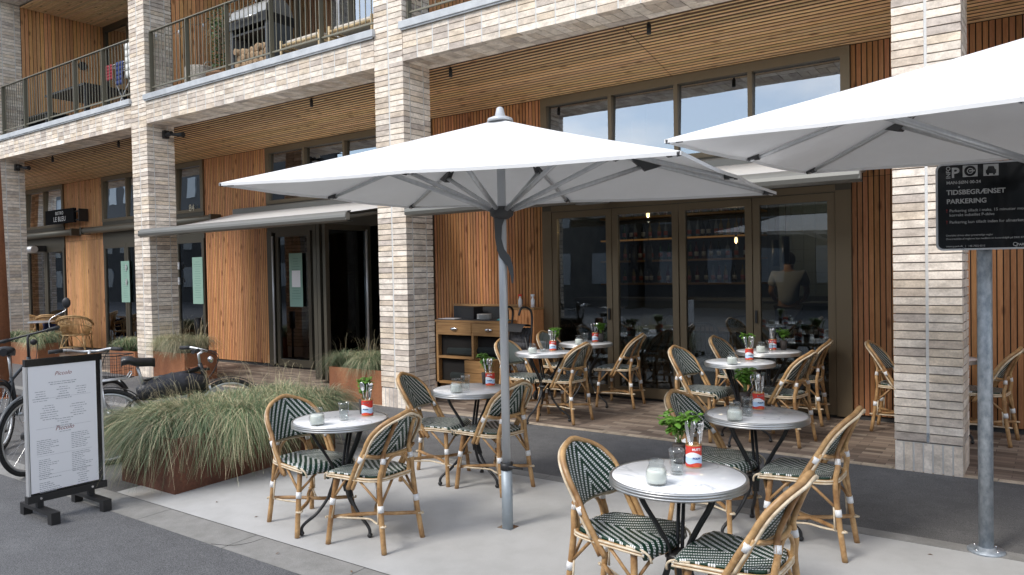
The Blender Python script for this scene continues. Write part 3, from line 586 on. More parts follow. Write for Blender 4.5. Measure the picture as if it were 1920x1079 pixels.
# ================================================================== PARASOLS
def parasol(cx, cy, gz, z0, tx, ty, rot, W, D, zap, hubz, lab):
    r_ = thing('parasol', lab, 'parasol', (cx, cy, gz), 0, 'large white parasols over the terrace')
    def pt(u, v, dz=0):                                 # u,v in -1..1
        x = u*W/2*math.cos(rot)-v*D/2*math.sin(rot); y = u*W/2*math.sin(rot)+v*D/2*math.cos(rot)
        t_ = max(abs(u), abs(v)); ze = z0+tx*x+ty*y
        z = ze+(zap-z0)*(1-t_)-.010*math.sin(math.pi*t_)
        # fabric is slack between the eight ribs at the edge
        a = math.atan2(v, u)/(math.pi/4); fr_ = abs(a-round(a)); return Vector((x, y, z-.02*t_*fr_*1.2+dz-gz))
    b = MB(); n = 8; ring = []
    edge = []
    for s_ in range(4):
        for k in range(8):
            q = -1+2*k/8; edge.append([(q, -1), (1, q), (-q, 1), (-1, -q)][s_])
    for i in range(len(edge)):
        e0, e1 = edge[i], edge[(i+1) % len(edge)]
        for k in range(n):
            a0, a1 = k/n, (k+1)/n
            p = [pt(e0[0]*a0, e0[1]*a0), pt(e0[0]*a1, e0[1]*a1), pt(e1[0]*a1, e1[1]*a1), pt(e1[0]*a0, e1[1]*a0)]
            if k == 0: b.poly([p[0], p[1], p[2]])
            else: b.quad(*p)
    cano = b.build('canopy', canopy_m, r_)
    b = MB()
    for i in range(len(edge)):
        e0, e1 = edge[i], edge[(i+1) % len(edge)]; p, q = pt(*e0), pt(*e1); b.quad(p, q, q-Vector((0, 0, .018)), p-Vector((0, 0, .018)))
    b.build('hem', canopy_m, cano)
    cap = MB(); zt_ = pt(0, 0).z; cap.lathe([(.085, zt_-.014), (.08, zt_+.004), (.05, zt_+.016), (.034, zt_+.020), (.022, zt_+.072), (.010, zt_+.080)], 24); cap.build('finial', alu_m, r_)
    hz = hubz-gz
    for (u, v) in ((-1, -1), (0, -1), (1, -1), (1, 0), (1, 1), (0, 1), (-1, 1), (-1, 0)):
        rb = MB(); n = 6; pts = [pt(u*k/n*.985, v*k/n*.985, -.022) for k in range(n+1)]; pts[0] = pt(0, 0, -.03); rb.tube(pts, [.014]*6+[.011], 6)
        ro = rb.build('rib', alu, r_)
        e_ = MB(); q0 = pt(u*.95, v*.95, -.022); q1 = pt(u*.997, v*.997, -.012); e_.tube([q0, q1], [.018, .012], 6); e_.build('rib_tip', dgrey, ro)
        f = .52; mpt = pt(u*f, v*f, -.045); dr = Vector((mpt.x, mpt.y, 0)).normalized(); hp = Vector((dr.x*.05, dr.y*.05, hz))
        st = MB(); st.tube([hp, mpt], .0155, 8); st.build('strut', alu, r_)
        br = MB(); sd_ = Vector((-dr.y, dr.x, 0)); a = pt(u*(f-.06), v*(f-.06), -.02); c_ = pt(u*(f+.06), v*(f+.06), -.02); d_ = mpt-Vector((0, 0, .035))
        for sg in (1, -1): br.poly([a+sd_*.02*sg, c_+sd_*.02*sg, d_+sd_*.02*sg] if sg > 0 else [a+sd_*.02*sg, d_+sd_*.02*sg, c_+sd_*.02*sg])
        br.quad(a+sd_*.02, d_+sd_*.02, d_-sd_*.02, a-sd_*.02); br.quad(c_+sd_*.02, c_-sd_*.02, d_-sd_*.02, d_+sd_*.02); br.build('strut_bracket', dgrey, ro)
    b = MB(); b.tube([(0, 0, .38), (0, 0, zt_-.01)], .0275, 20); b.build('mast', alu_m, r_)
    b = MB(); b.tube([(0, 0, -.01), (0, 0, .40)], .036, 20); b.build('mast_sleeve', alu_b, r_)
    b = MB(); b.tube([(0, 0, .385), (0, 0, .43)], .041, 20); b.tube([(.02, -.02, .41), (.11, .03, .395)], [.012, .007], 8); b.build('clamp', blackp, r_)
    b = MB(); b.box(-.055, .055, -.045, .055, -.004, .006); b.build('ground_socket', steel, r_)
    b = MB(); b.lathe([(.04, hz-.055), (.075, hz-.03), (.08, hz), (.06, hz+.025), (.035, hz+.03)], 16); b.build('hub', dgrey, r_)
    b = MB()                                              # curved tilt lever shell hanging from the hub
    prof = [(.075, -.02, -.052, .03), (.078, -.10, -.050, .0), (.07, -.18, -.046, -.005), (.06, -.25, -.036, .012), (.055, -.30, -.02, .05), (.03, -.36, .03, .066), (0, -.42, .048, .070), (-.0, -.47, .055, .066)]
    for k in range(len(prof)-1):
        _, za, l0, r0 = prof[k]; _, zb_, l1, r1 = prof[k+1]
        cdir = Vector((math.cos(YAW), math.sin(YAW), 0)); od = Vector((math.sin(YAW), -math.cos(YAW), 0))*.036
        A, B_, C, D2 = cdir*l0+od, cdir*r0+od*1.1, cdir*r1+od*1.1, cdir*l1+od
        A, B_, C, D2 = A+Vector((0, 0, hz+za)), B_+Vector((0, 0, hz+za)), C+Vector((0, 0, hz+zb_)), D2+Vector((0, 0, hz+zb_))
        bk = -od*.5
        b.quad(A, B_, C, D2, sm=True); b.quad(A+bk, D2+bk, C+bk, B_+bk); b.quad(A, D2, D2+bk, A+bk); b.quad(B_, B_+bk, C+bk, C)
    b.build('tilt_lever', flap_m, r_)
    return r_
parasol(-2.955, 3.99, zg(3.99), 2.155, -.028, -.014, .089, 3.04, 1.953, 2.595, 2.004, 'white parasol in the middle of the terrace with its mast fully in view')
parasol(-.05, 4.60, zg(4.6), 2.255, -.020, .01, -.082, 3.10, 2.07, 2.74, 2.09, 'white parasol at the right edge, its mast outside the picture')

# ================================================================== BISTRO CHAIRS
def uvset(me, uvs):
    l = me.uv_layers.new(name='UVMap')
    for lp in me.loops: l.data[lp.index].uv = uvs[lp.vertex_index]
def make_chair():
    root = thing('bistro_chair', '', 'chair')
    # seat
    b = MB(); uvs = []; nx, ny = 16, 12
    for i in range(nx+1):
        t_ = i/nx
        for j in range(ny+1):
            s_ = -1+2*j/ny
            if t_ <= .86: x = -.165+t_/.86*.40; z = .458-.010*math.sin(math.pi*t_)*(1-s_*s_)
            else:
                a = (t_-.86)/.14*R(85); x = .235+.045*math.sin(a); z = .458-.045*(1-math.cos(a))-(t_-.86)*.12
            hw = .165+.045*min(1, max(0, (x+.165)/.40)); 
            if t_ < .12: hw *= .90+.10*math.sin(t_/.12*math.pi/2)
            if t_ > .8: hw *= 1-.06*((t_-.8)/.2)**2
            x += (-.025*s_*s_ if t_ > .6 else (.03*s_*s_ if t_ < .15 else 0))
            b.v.append((x, s_*hw, z)); b.col.append((1, 1, 1)); uvs.append((s_*hw, -t_*.50))
    for i in range(nx):
        for j in range(ny):
            k = i*(ny+1)+j; b.f.append((k, k+ny+1, k+ny+2, k+1)); b.mi.append(0); b.sm.append(True)
    st = b.build('seat', weave_m, root); uvset(st.data, uvs); so_ = st.modifiers.new('thick', 'SOLIDIFY'); so_.thickness = .016; so_.offset = -1
    # seat frame and its cane binding
    b = MB(); P = [(.235, .19, .425), (.10, .205, .436), (-.10, .182, .436), (-.165, .12, .436), (-.175, 0, .436), (-.165, -.12, .436), (-.10, -.182, .436), (.10, -.205, .436), (.235, -.19, .425)]
    b.tube(smooth(P, 4), .013, 8); b.tube(smooth([(.235, .19, .425), (.262, .1, .405), (.268, 0, .40), (.262, -.1, .405), (.235, -.19, .425)], 4), .010, 8); b.build('seat_frame', bamboo, root)
    b = MB(); P2 = [(x*1.045, y*1.045, z+.006) for x, y, z in P]; b.tube(smooth(P2, 4), .0062, 6); P3 = [(x*1.05, y*1.05, z-.008) for x, y, z in P]; b.tube(smooth(P3, 4), .0055, 6)
    for s_ in (1, -1): b.tube(smooth([(.16, s_*.206, .449), (.235, s_*.200, .442), (.270, s_*.193, .42), (.276, s_*.186, .39)], 3), .006, 6)
    b.build('binding', cane, root)
    # back
    def bp(s_, t_):                                       # s across, t upwards
        hw = .205*math.sqrt(max(0, 1-max(0, (t_-.34)/.66)**2.4)) if t_ > .34 else .205-.012*(.34-t_)
        y = s_*hw; xl = -.080-.148*t_-.006*t_*t_
        x = xl-.060*(1-(s_*hw/.205)**2)*(1-.3*t_); z = .578+.252*t_
        if t_ < .2: z += .0
        return Vector((x, y, z))
    b = MB(); uvs = []; nt_, ns_ = 16, 14
    for i in range(nt_+1):
        t_ = i/nt_*.985
        for j in range(ns_+1):
            s_ = -1+2*j/ns_; p = bp(s_*.97, t_); b.v.append(tuple(p)); b.col.append((1, 1, 1)); uvs.append((p.y, t_*.28))
    for i in range(nt_):
        for j in range(ns_):
            k = i*(ns_+1)+j; b.f.append((k, k+1, k+ns_+2, k+ns_+1)); b.mi.append(0); b.sm.append(True)
    bk = b.build('backrest', weave_m, root); uvset(bk.data, uvs); so_ = bk.modifiers.new('thick', 'SOLIDIFY'); so_.thickness = .012; so_.offset = 0
    arch = [Vector((.045, .203, .368)), Vector((-.004, .209, .45)), Vector((-.054, .213, .535))]+[bp(1, t_) for t_ in (.15, .34, .55, .75, .88, .96)]+[bp(0, 1.0)]
    arch[-1].z = .842
    full = arch+[Vector((p.x, -p.y, p.z)) for p in reversed(arch[:-1])]
    b = MB(); pts = smooth(full, 4); b.tube(pts, .0145, 8); b.build('back_frame', bamboo, root)
    b = MB(); inner = [Vector((p.x-.022, p.y*1.0, p.z-.010)) for p in full]; b.tube(smooth(inner[1:-1], 4), .0078, 6)
    inner = [Vector((p.x+.002, p.y*.915, p.z-.022)) for p in full]; b.tube(smooth(inner[3:-3], 4), .006, 6)
    low = [bp(1, .06)+Vector((-.02, .004, 0))]+[bp(s_, .02)+Vector((-.02, 0, -.008)) for s_ in (.7, .35, 0, -.35, -.7)]+[bp(-1, .06)+Vector((-.02, -.004, 0))]
    b.tube(smooth(low, 4), .0075, 6); b.tube([p+Vector((.004, 0, -.013)) for p in smooth(low, 4)], .006, 6); b.build('back_binding', cane, root)
    b = MB(); b.tube([p+Vector((-.016, 0, .0)) for p in smooth(low, 4)], .011, 8); b.build('back_rail', bamboo, root)
    # second stile alongside
    for s_ in (1, -1):
        b = MB(); b.tube(smooth([(.012, s_*.196, .368), (-.034, s_*.200, .45), (-.080, s_*.203, .53), (-.112, s_*.202, .60)], 4), .0125, 8); b.build('stile', bamboo, root)
        lg = MB(); lg.tube(smooth([(-.225, s_*.17, 0), (-.195, s_*.158, .2), (-.172, s_*.145, .42), (-.182, s_*.127, .52), (-.178, s_*.108, .60), (-.224, s_*.088, .72), (-.258, s_*.078, .79)], 4), [.0165]*8+[.0155]*8+[.013]*9, 8)
        lg.build('leg', bamboo, root)
        lg = MB(); lg.tube(smooth([(.212, s_*.228, 0), (.198, s_*.205, .2), (.178, s_*.172, .435)], 5), .0165, 8); lg.build('leg', bamboo, root)
    b = MB(); b.tube(smooth([(-.168, .11, .43), (-.178, .10, .50), (-.178, .055, .552), (-.178, 0, .565), (-.178, -.055, .552), (-.178, -.10, .50), (-.168, -.11, .43)], 5), .010, 8); b.build('back_bow', bamboo, root)
    # braces, one part each, and the white wraps
    for s_ in (1, -1):
        for p0, p1 in (((.192, s_*.193, .285), (.06, s_*.20, .428)), ((.19, s_*.19, .285), (.245, s_*.085, .405)), ((-.184, s_*.15, .285), (-.04, s_*.19, .428)), ((-.184, s_*.148, .285), (-.172, s_*.03, .43))):
            b = MB(); b.tube([p0, p1], .0085, 6); b.build('brace', bamboo, root)
        for p0, p1, r_ in (((.1965, s_*.2005, .245), (.1925, s_*.194, .285), .0188), ((-.1915, s_*.1565, .245), (-.187, s_*.1535, .285), .0188), ((-.1815, s_*.124, .530), (-.179, s_*.1155, .563), .0168), ((-.072, s_*.2085, .548), (-.092, s_*.2075, .580), .0195)):
            b = MB(); b.tube([p0, p1], r_, 10); b.build('wrap', wrapm, root)
    # crossing stretchers
    b = MB()
    for s_ in (1, -1):
        b.tube(smooth([(.205, s_*.205, .165), (.08, s_*.06, .165), (0, 0, .168), (-.09, -s_*.06, .168), (-.205, -s_*.158, .168)], 4), .0125, 8)
    b.build('stretcher', bamboo, root)
    b = MB()
    for s_ in (1, -1):
        b.tube(smooth([(.222, s_*.212, .165), (.10, s_*.13, .156), (.0, s_*.075, .152), (-.10, s_*.115, .156), (-.222, s_*.170, .168)], 4), .0065, 6)
        b.tube(smooth([(.215, s_*.235, .167), (.238, s_*.215, .165), (.215, s_*.188, .165)], 3), .006, 6); b.tube(smooth([(-.213, s_*.185, .167), (-.236, s_*.165, .167), (-.213, s_*.145, .167)], 3), .006, 6)
        b.tube([(.188, s_*.215, .165), (.18, s_*.188, .30)], .006, 5); b.tube([(-.172, s_*.163, .17), (-.165, s_*.155, .30)], .006, 5)
    b.build('stretcher_cane', cane, root)
    return root
chair = make_chair()
G1 = 'bistro chairs around the marble tables'
CH = [(-4.20, 3.385, -6, 'green woven chair left of the front left table, back to the grass planter'),
 (-3.545, 3.40, 180, 'green woven chair right of the front left table, its back to the mast'),
 (-4.15, 4.62, 18, 'woven chair left of the second left table, nearest the middle brick pier'),
 (-3.55, 4.665, 172, 'green woven chair half hidden behind the parasol mast, seat turned left'),
 (-4.91, 6.93, -3, 'green woven chair in front of the slatted box, partly behind the parasol mast'),
 (-4.34, 6.95, 175, 'green woven chair with its back to us in front of the rear left tables'),
 (-4.97, 7.86, -3, 'green woven chair tucked behind the basil can beside the stroller'),
 (-4.205, 7.95, 186, 'green woven chair standing free before the second glass door'),
 (-1.745, 3.27, -4, 'green woven chair left of the nearest table, facing right'),
 (-1.125, 3.23, 180, 'green woven chair right of the nearest table, cut by the lower picture edge'),
 (-1.845, 4.72, -3, 'green woven chair left of the second right-hand table, behind the nearest basil can'),
 (-1.225, 4.67, 181, 'green woven chair right of the second right-hand table, back to the dark path'),
 (-2.835, 6.97, -5, 'green woven chair left of the middle table before the third glass door'),
 (-2.09, 7.10, 171, 'green woven chair right of the middle table before the last glass door'),
 (-2.82, 7.98, -3, 'green woven chair against the third glass door, left of the rearmost table'),
 (-2.175, 8.02, 183, 'green woven chair against the last glass door, right of the rearmost table'),
 (-1.27, 8.03, 0, 'green woven chair before the timber wall, half hidden by the right pier'),
 (-.58, 7.95, 173, 'green woven chair behind the galvanised sign post at the right edge')]
for i, (x, y, a, lab) in enumerate(CH): place(chair, i > 0, x, y, zg(y), R(a), lab, G1)

# ================================================================== TABLES
def make_table():
    root = thing('cafe_table', '', 'table')
    b = MB(); b.lathe([(.0, .715), (.302, .715), (.302, .738), (.300, .7405), (0, .7405)], 56); b.v = b.v; t_ = b.build('tabletop', marble, root)
    b = MB(); rr = []
    prof = [(.300, .706), (.312, .706), (.3155, .709), (.3155, .714), (.3135, .716), (.3135, .720), (.3155, .722), (.3155, .727), (.3135, .729), (.3135, .732), (.3145, .735), (.312, .741), (.306, .7425), (.3015, .741)]
    i0 = 0; n = 56
    for r_, z in prof:
        for j in range(n): a = 2*math.pi*j/n; b.v.append((r_*math.cos(a), r_*math.sin(a), z)); b.col.append((1, 1, 1))
    for k in range(len(prof)-1):
        for j in range(n): j2 = (j+1) % n; b.f.append((k*n+j, k*n+j2, (k+1)*n+j2, (k+1)*n+j)); b.mi.append(0); b.sm.append(True)
    b.build('rim', rimm, t_)
    for k in range(3):
        a = R(90+120*k+18); ca, sa = math.cos(a), math.sin(a); b = MB(); off = Vector((-sa, ca, 0))*.014
        P = [(.20, .70), (.165, .62), (.105, .52), (.055, .42), (.05, .34), (.085, .24), (.16, .14), (.235, .085), (.262, .055), (.265, .02)]
        for sg in (1, -1): b.tube(smooth([(ca*r_+off.x*sg*.8, sa*r_+off.y*sg*.8, z) for r_, z in P[:6]], 4), .0095, 8)
        b.tube(smooth([(ca*r_, sa*r_, z) for r_, z in P[4:]], 4), .0105, 8); b.ball((ca*.265, sa*.265, .018), .0175, 10); b.build('leg', blackm, root)
    b = MB(); b.lathe([(.04, .36), (.065, .365), (.065, .385), (.04, .39)], 20); b.build('collar', blackm, root)
    b = MB(); b.lathe([(.04, .695), (.21, .70), (.21, .706), (.04, .714)], 20); b.build('top_plate', blackm, root)
    return root
table = make_table()
TB = [(-1.444, 3.272, 'round marble cafe table nearest to us, front right'), (-3.873, 3.398, 'round marble cafe table beside the big grass planter, front left'), (-3.790, 4.670, 'round marble cafe table half hidden by the parasol mast, before the middle pier'),
 (-4.515, 6.81, 'round marble cafe table right behind the parasol mast on the clay paving'), (-4.53, 7.715, 'round marble cafe table at the first glass door, rear left'), (-2.414, 6.877, 'round marble cafe table before the third glass door, no water glass on it'),
 (-2.419, 7.73, 'round marble cafe table farthest right against the glass doors'), (-1.554, 4.722, 'round marble cafe table second from the front on the right'), (-.915, 7.80, 'round marble cafe table mostly hidden behind the right brick pier')]
for i, (x, y, lab) in enumerate(TB): place(table, i > 0, x, y, zg(y), R([0, 10, 5, 30, 12, 40, 0, 8, 0][i]), lab, 'round marble cafe tables')
WHERE = ['on the nearest table', 'on the front left table', 'on the table behind the parasol mast', 'on the paving table right of the mast', 'on the rear left table', 'on the middle table by the third door', 'on the rearmost right table', 'on the second right-hand table']

# table items
def make_jar():
    root = thing('candle_jar', '', 'candle jar')
    b = MB(); pr = [(.0, 0), (.040, 0), (.0455, .006), (.048, .03), (.047, .055), (.040, .075), (.034, .085), (.0335, .098), (.0365, .102), (.0365, .107), (.034, .109), (.0315, .106), (.031, .088), (.037, .074), (.044, .054), (.045, .03), (.042, .010), (0, .006)]
    b.lathe(pr, 20); g_ = b.build('jar', clear, root)
    b = MB(); b.lathe([(0, .007), (.0415, .0105), (.0445, .03), (.0435, .054), (.040, .066), (.02, .064), (0, .063)], 20); b.build('wax', mat('wax', (.86, .86, .79), .5, emit=None), root)
    return root
def make_glass():
    root = thing('water_glass', '', 'glass')
    b = MB(); pr = [(.0, 0), (.027, 0), (.030, .006)]
    for z in (.02, .045, .07): pr += [(.0315, z-.004), (.0335, z+.006), (.0315, z+.016)]
    pr += [(.036, .095), (.0372, .118), (.0352, .118), (.034, .095), (.029, .05), (.027, .014), (0, .012)]
    b.lathe(pr, 18); b.build('tumbler', clear, root)
    b = MB(); b.lathe([(0, .0125), (.0265, .0145), (.0285, .05), (.031, .075), (0, .075)], 18); b.build('water', clear, root)
    return root
redm = mat('can_red', (.62, .045, .03), .35); bluem = mat('can_blue', (.50, .66, .85), .35); canw = mat('can_white', (.80, .82, .85), .35); navy = mat('can_navy', (.03, .06, .25), .4); goldm = mat('can_gold', (.62, .36, .16), .3, metal=.7); leafgreen = mat('can_green', (.1, .3, .06), .5)
def make_can():
    root = thing('tomato_can', '', 'can'); r0 = .0375
    def band(name, f0, f1, m_, par=None, rr=r0):
        b = MB(); n = 32
        for j in range(n):
            a0, a1 = 2*math.pi*j/n, 2*math.pi*(j+1)/n
            b.quad((rr*math.cos(a0), rr*math.sin(a0), f0(a0)), (rr*math.cos(a1), rr*math.sin(a1), f0(a1)), (rr*math.cos(a1), rr*math.sin(a1), f1(a1)), (rr*math.cos(a0), rr*math.sin(a0), f1(a0)), sm=True)
        return b.build(name, m_, par or root)
    dip = lambda a: .066-.010*math.cos(2*a+1.0)
    b = MB(); b.lathe([(0, 0), (.037, 0), (.038, .002), (.0372, .004), (.0372, .106), (.038, .110), (.0365, .111), (.0355, .108), (.0355, .01), (0, .009)], 32); body = b.build('tin', goldm, root)
    band('label_top', dip, lambda a: .104, redm, body, r0+.0003); band('label_white', lambda a: .05, dip, canw, body, r0+.0003); band('label_blue', lambda a: .022+.004*math.sin(3*a), lambda a: .05, bluem, body, r0+.0003); band('label_bottom', lambda a: .006, lambda a: .022+.004*math.sin(3*a), redm, body, r0+.0003)
    for ang in (-90, 30, 150):
        for (tx_, sz, z, m_) in (('MUTTI', .0150, .088, canw), ('POLPA', .0130, .046, navy)):
            me = text_mesh(tx_, sz, .0002, align='CENTER', bold=.0006)
            for v in me.vertices:
                a = R(ang)+v.co.x/(r0+.001); zz = z+v.co.y-.004; v.co = Vector(((r0+.0009)*math.cos(a), (r0+.0009)*math.sin(a), zz))
            me.materials.clear(); me.materials.append(m_); o = bpy.data.objects.new('lettering', me); col.objects.link(o); o.parent = body
        b = MB()
        for k in range(7):
            a0, a1 = R(ang)+(-.55+k*.157), R(ang)+(-.55+(k+1)*.157); h0 = .007*math.sin(math.pi*k/7)**.5; h1 = .007*math.sin(math.pi*(k+1)/7)**.5 if k < 6 else 0; rr = r0+.0008
            b.quad((rr*math.cos(a0), rr*math.sin(a0), .013-h0), (rr*math.cos(a1), rr*math.sin(a1), .013-h1), (rr*math.cos(a1), rr*math.sin(a1), .015+h1), (rr*math.cos(a0), rr*math.sin(a0), .015+h0))
        b.build('tomato_print', mat('tomato', (.75, .10, .04), .4), body)
    return root
def make_cut(kind):
    root = thing(kind, '', kind); b = MB()
    if kind == 'fork':
        b.tube(smooth([(0, 0, 0), (0, .001, .07), (0, .003, .13), (0, 0, .15)], 3), [.0035]*3+[.004]*3+[.0045]*3+[.006], 6, flat=.5); h = b.build('handle', steel, root)
        b = MB()
        b.tube([(0, 0, .15), (0, -.002, .165)], [.007, .0125], 8, flat=.25)
        for k in (-1.5, -.5, .5, 1.5): b.tube([(0+.0*k, k*.0066, .163), (-.002, k*.0066, .185), (.004, k*.0062, .208)], .0018, 5)
        b.build('tines', steel, root)
    elif kind == 'spoon':
        b.tube(smooth([(0, 0, 0), (0, .001, .07), (0, .003, .14), (0, 0, .155)], 3), .0042, 6, flat=.5); b.build('handle', steel, root)
        b = MB(); b.ball((0, 0, .185), .031, 14, sc=(.16, .66, 1)); b.build('bowl', steel, root)
    else:
        b.tube([(0, 0, 0), (0, 0, .11)], .006, 8, flat=.6); b.build('handle', steel, root)
        b = MB(); P = [(0, -.008, .11), (0, .009, .11), (0, .010, .19), (0, .004, .213), (0, -.006, .20)]
        b.poly([(p[0]+.0012, p[1], p[2]) for p in P]); b.poly([(p[0]-.0012, p[1], p[2]) for p in reversed(P)])
        for k in range(5): q = P[(k+1) % 5]; p = P[k]; b.quad((p[0]-.0012, p[1], p[2]), (q[0]-.0012, q[1], q[2]), (q[0]+.0012, q[1], q[2]), (p[0]+.0012, p[1], p[2]))
        b.build('blade', steel, root)
    return root
leafm = mat('basil_leaf', tint=True, rough=.45, noise_=[(40, ONE, (.8, .8, .8), (1.15, 1.15, 1.1), .3, .7)]); translucify(leafm, .2)
potm = mat('pot_dark', (.05, .04, .035), .6)
def make_basil(seed, hgt=.16, spread=.06):
    rnd = random.Random(seed); root = thing('basil_plant', '', 'plant')
    st = MB(); lf = MB()
    for k in range(14):
        a = rnd.uniform(0, 6.28); rr = rnd.uniform(.2, 1)*spread; h = hgt*rnd.uniform(.6, 1.05); top = Vector((rr*math.cos(a), rr*math.sin(a), .02+h)); base = Vector((rnd.uniform(-.01, .01), rnd.uniform(-.01, .01), 0))
        mid = (base+top)/2+Vector((0, 0, .02)); pts = smooth([base, mid, top], 4); st.tube(pts, .0018, 5)
        for p in pts[3:]:
            for q in range(rnd.choice((2, 3, 3))):
                a2 = rnd.uniform(0, 6.28); ln = rnd.uniform(.026, .05); el = rnd.uniform(-.5, .6); d_ = Vector((math.cos(a2)*math.cos(el), math.sin(a2)*math.cos(el), math.sin(el))); sd_ = d_.cross(Vector((0, 0, 1))).normalized()*ln*.34; upv = Vector((0, 0, 1))*ln*.10
                g_ = rnd.uniform(.7, 1.3); cc = (.12*g_, .26*g_, .035*g_)
                P = [p, p+d_*ln*.3+sd_*.85-upv*.5, p+d_*ln*.6+sd_-upv*.3, p+d_*ln*.85+sd_*.5-upv, p+d_*ln-upv*2, p+d_*ln*.85-sd_*.5-upv, p+d_*ln*.6-sd_-upv*.3, p+d_*ln*.3-sd_*.85-upv*.5]
                mdl = p+d_*ln*.5+upv*.9
                for i in range(8): lf.poly([P[i], P[(i+1) % 8], mdl], colr=cc, sm=True)
    st.build('stem', mat('stem_green', (.14, .22, .05), .6), root); lf.build('foliage', leafm, root)
    b = MB(); b.lathe([(0, -.10), (.027, -.10), (.035, -.01), (.032, -.005), (0, -.01)], 16); b.build('pot', potm, root)
    return root
jar, glass, can = make_jar(), make_glass(), make_can()
cuts = {k: make_cut(k) for k in ('fork', 'spoon', 'knife')}; cused = {k: 0 for k in cuts}
IT = [[(-1.462, 3.084), (-1.455, 3.286), (-1.443, 3.456)], [(-3.833, 3.172), (-3.812, 3.375), (-3.798, 3.568)], [(-3.763, 4.456), (-3.788, 4.596), (-3.76, 4.877)], [(-4.508, 6.579), (-4.526, 6.80), (-4.513, 6.98)],
      [(-4.482, 7.48), (-4.533, 7.71), (-4.503, 7.89)], [(-2.399, 6.644), None, (-2.382, 7.05)], [(-2.429, 7.53), (-2.372, 7.62), (-2.418, 7.87)], [(-1.595, 4.449), (-1.584, 4.64), (-1.601, 4.90)]]
nj = ng = nc = 0
rnd = random.Random(5)
for i, (j_, g_, c_) in enumerate(IT):
    zt_ = zg(TB[i][1])+.7412; wh = WHERE[i]
    place(jar, nj > 0, *j_, zt_, rnd.uniform(0, 6), 'cream candle in a ribbed glass jar '+wh, 'candle jars on the cafe tables'); nj += 1
    if g_: place(glass, ng > 0, *g_, zt_, rnd.uniform(0, 6), 'clear tumbler of water '+wh, 'water glasses on the cafe tables'); ng += 1
    cu_ = place(can, nc > 0, *c_, zt_, R(38+rnd.uniform(-12, 12)), 'red and blue tomato can of cutlery '+wh, 'tomato cans on the cafe tables'); nc += 1
    for q, kd in enumerate(('fork', 'knife', 'spoon', 'fork', 'knife', 'knife')):
        o = cuts[kd] if not cused[kd] else copy_tree(cuts[kd]); cused[kd] = 1
        a = q*1.05+rnd.uniform(-.2, .2); o.location = (c_[0]+.016*math.cos(a), c_[1]+.016*math.sin(a), zt_+.012)
        tl = rnd.uniform(.10, .19); o.rotation_euler = (-tl*math.sin(a), tl*math.cos(a), rnd.uniform(0, 6)); lab = {'fork': 'steel fork', 'knife': 'steel table knife', 'spoon': 'steel spoon'}[kd]+' standing in the tomato can '+wh
        o['label'] = lab; o['group'] = 'cutlery standing in the tomato can '+wh
    bx, by, sprd, hh = [(-.085, .03, .10, .13), (-.075, .04, .055, .13), (-.085, .05, .06, .12), (0, .06, .055, .12), (.06, .03, .05, .1), (-.03, .075, .06, .12), (.10, .04, .07, .08), (-.10, .04, .075, .13)][i]
    bs = make_basil(30+i, hh, sprd); bs.location = (c_[0]+bx, c_[1]+by, zt_+.10); tag(bs, 'leafy green basil behind the can '+wh, 'plant', 'basil plants on the cafe tables')

# ================================================================== SIGN POST
sp_ = thing('sign_post', 'galvanised steel post with a round bolted foot at the right edge', 'post', (-.366, 5.072, zg(5.072)))
b = MB(); b.tube([(0, 0, .012), (0, 0, 2.18)], .038, 24); b.build('pole', galv, sp_)
b = MB(); b.lathe([(0, 0), (.096, 0), (.096, .014), (.05, .017), (.045, .03), (0, .03)], 36); fl = b.build('flange', galv, sp_)
for k in range(4):
    a = R(45+90*k+10); b = MB(); b.lathe([(0, .014), (.009, .014), (.009, .024), (0, .026)], 6, cx=.073*math.cos(a), cy=.073*math.sin(a)); b.build('bolt', steel, fl)
sg = thing('parking_sign', 'black time limited parking sign with white Danish text on the steel post', 'sign', (-.590, 4.945, 0)); sg.rotation_euler = (0, 0, R(15))
SW, SH, SB = .70, .490, 1.682
def rrect(b, x0, x1, z0, z1, r_, y0, y1):
    pts = []
    for cx_, cz_, a0 in ((x1-r_, z1-r_, 0), (x0+r_, z1-r_, 90), (x0+r_, z0+r_, 180), (x1-r_, z0+r_, 270)):
        for k in range(6): a = R(a0+k*18); pts.append((cx_+r_*math.cos(a), cz_+r_*math.sin(a)))
    b.poly([(x, y0, z) for x, z in reversed(pts)][::-1][::-1]); b.poly([(x, y1, z) for x, z in pts][::-1])
    n = len(pts)
    for k in range(n): p, q = pts[k], pts[(k+1) % n]; b.quad((p[0], y0, p[1]), (p[0], y1, p[1]), (q[0], y1, q[1]), (q[0], y0, q[1]))
b = MB(); rrect(b, 0, SW, SB, SB+SH, .035, 0, .012); fr_ = b.build('sign_frame', alu, sg)
b = MB(); rrect(b, .010, SW-.010, SB+.010, SB+SH-.010, .028, -.0015, .001); b.build('sign_face', gloss_black, sg)
sgt = mat('sign_white', (.42, .42, .41), .45); sgr = mat('sign_red', (.35, .03, .03), .5)
def st(body, x, z, size, m_=sgt, name='lettering', rot=0, **kw):
    M = Matrix.Translation((x, -.0026, z)) @ Matrix.Rotation(R(90), 4, 'X') @ Matrix.Rotation(R(rot), 4, 'Z'); return text(name, body, size, M, m_, sg, **kw)
K = .0033; TX = .052
def Zs(py): return SB+SH-(py-311)*.00306
st('P', TX+.024, Zs(337), .078, bold=.002); st('INFO', TX+.020, Zs(339), .030, rot=90, bold=.0004)
for cx_ in (.135, .236):
    b = MB(); b.box(cx_-.002, cx_+.071, -.0024, -.0016, Zs(337), Zs(316)); b.build('pictogram_tile', sgt, sg)
b = MB(); b.tube([(.1695, -.0036, Zs(326.5)), (.1695, -.0022, Zs(326.5))], .029, 24); b.build('disc_pictogram', gloss_black, sg)
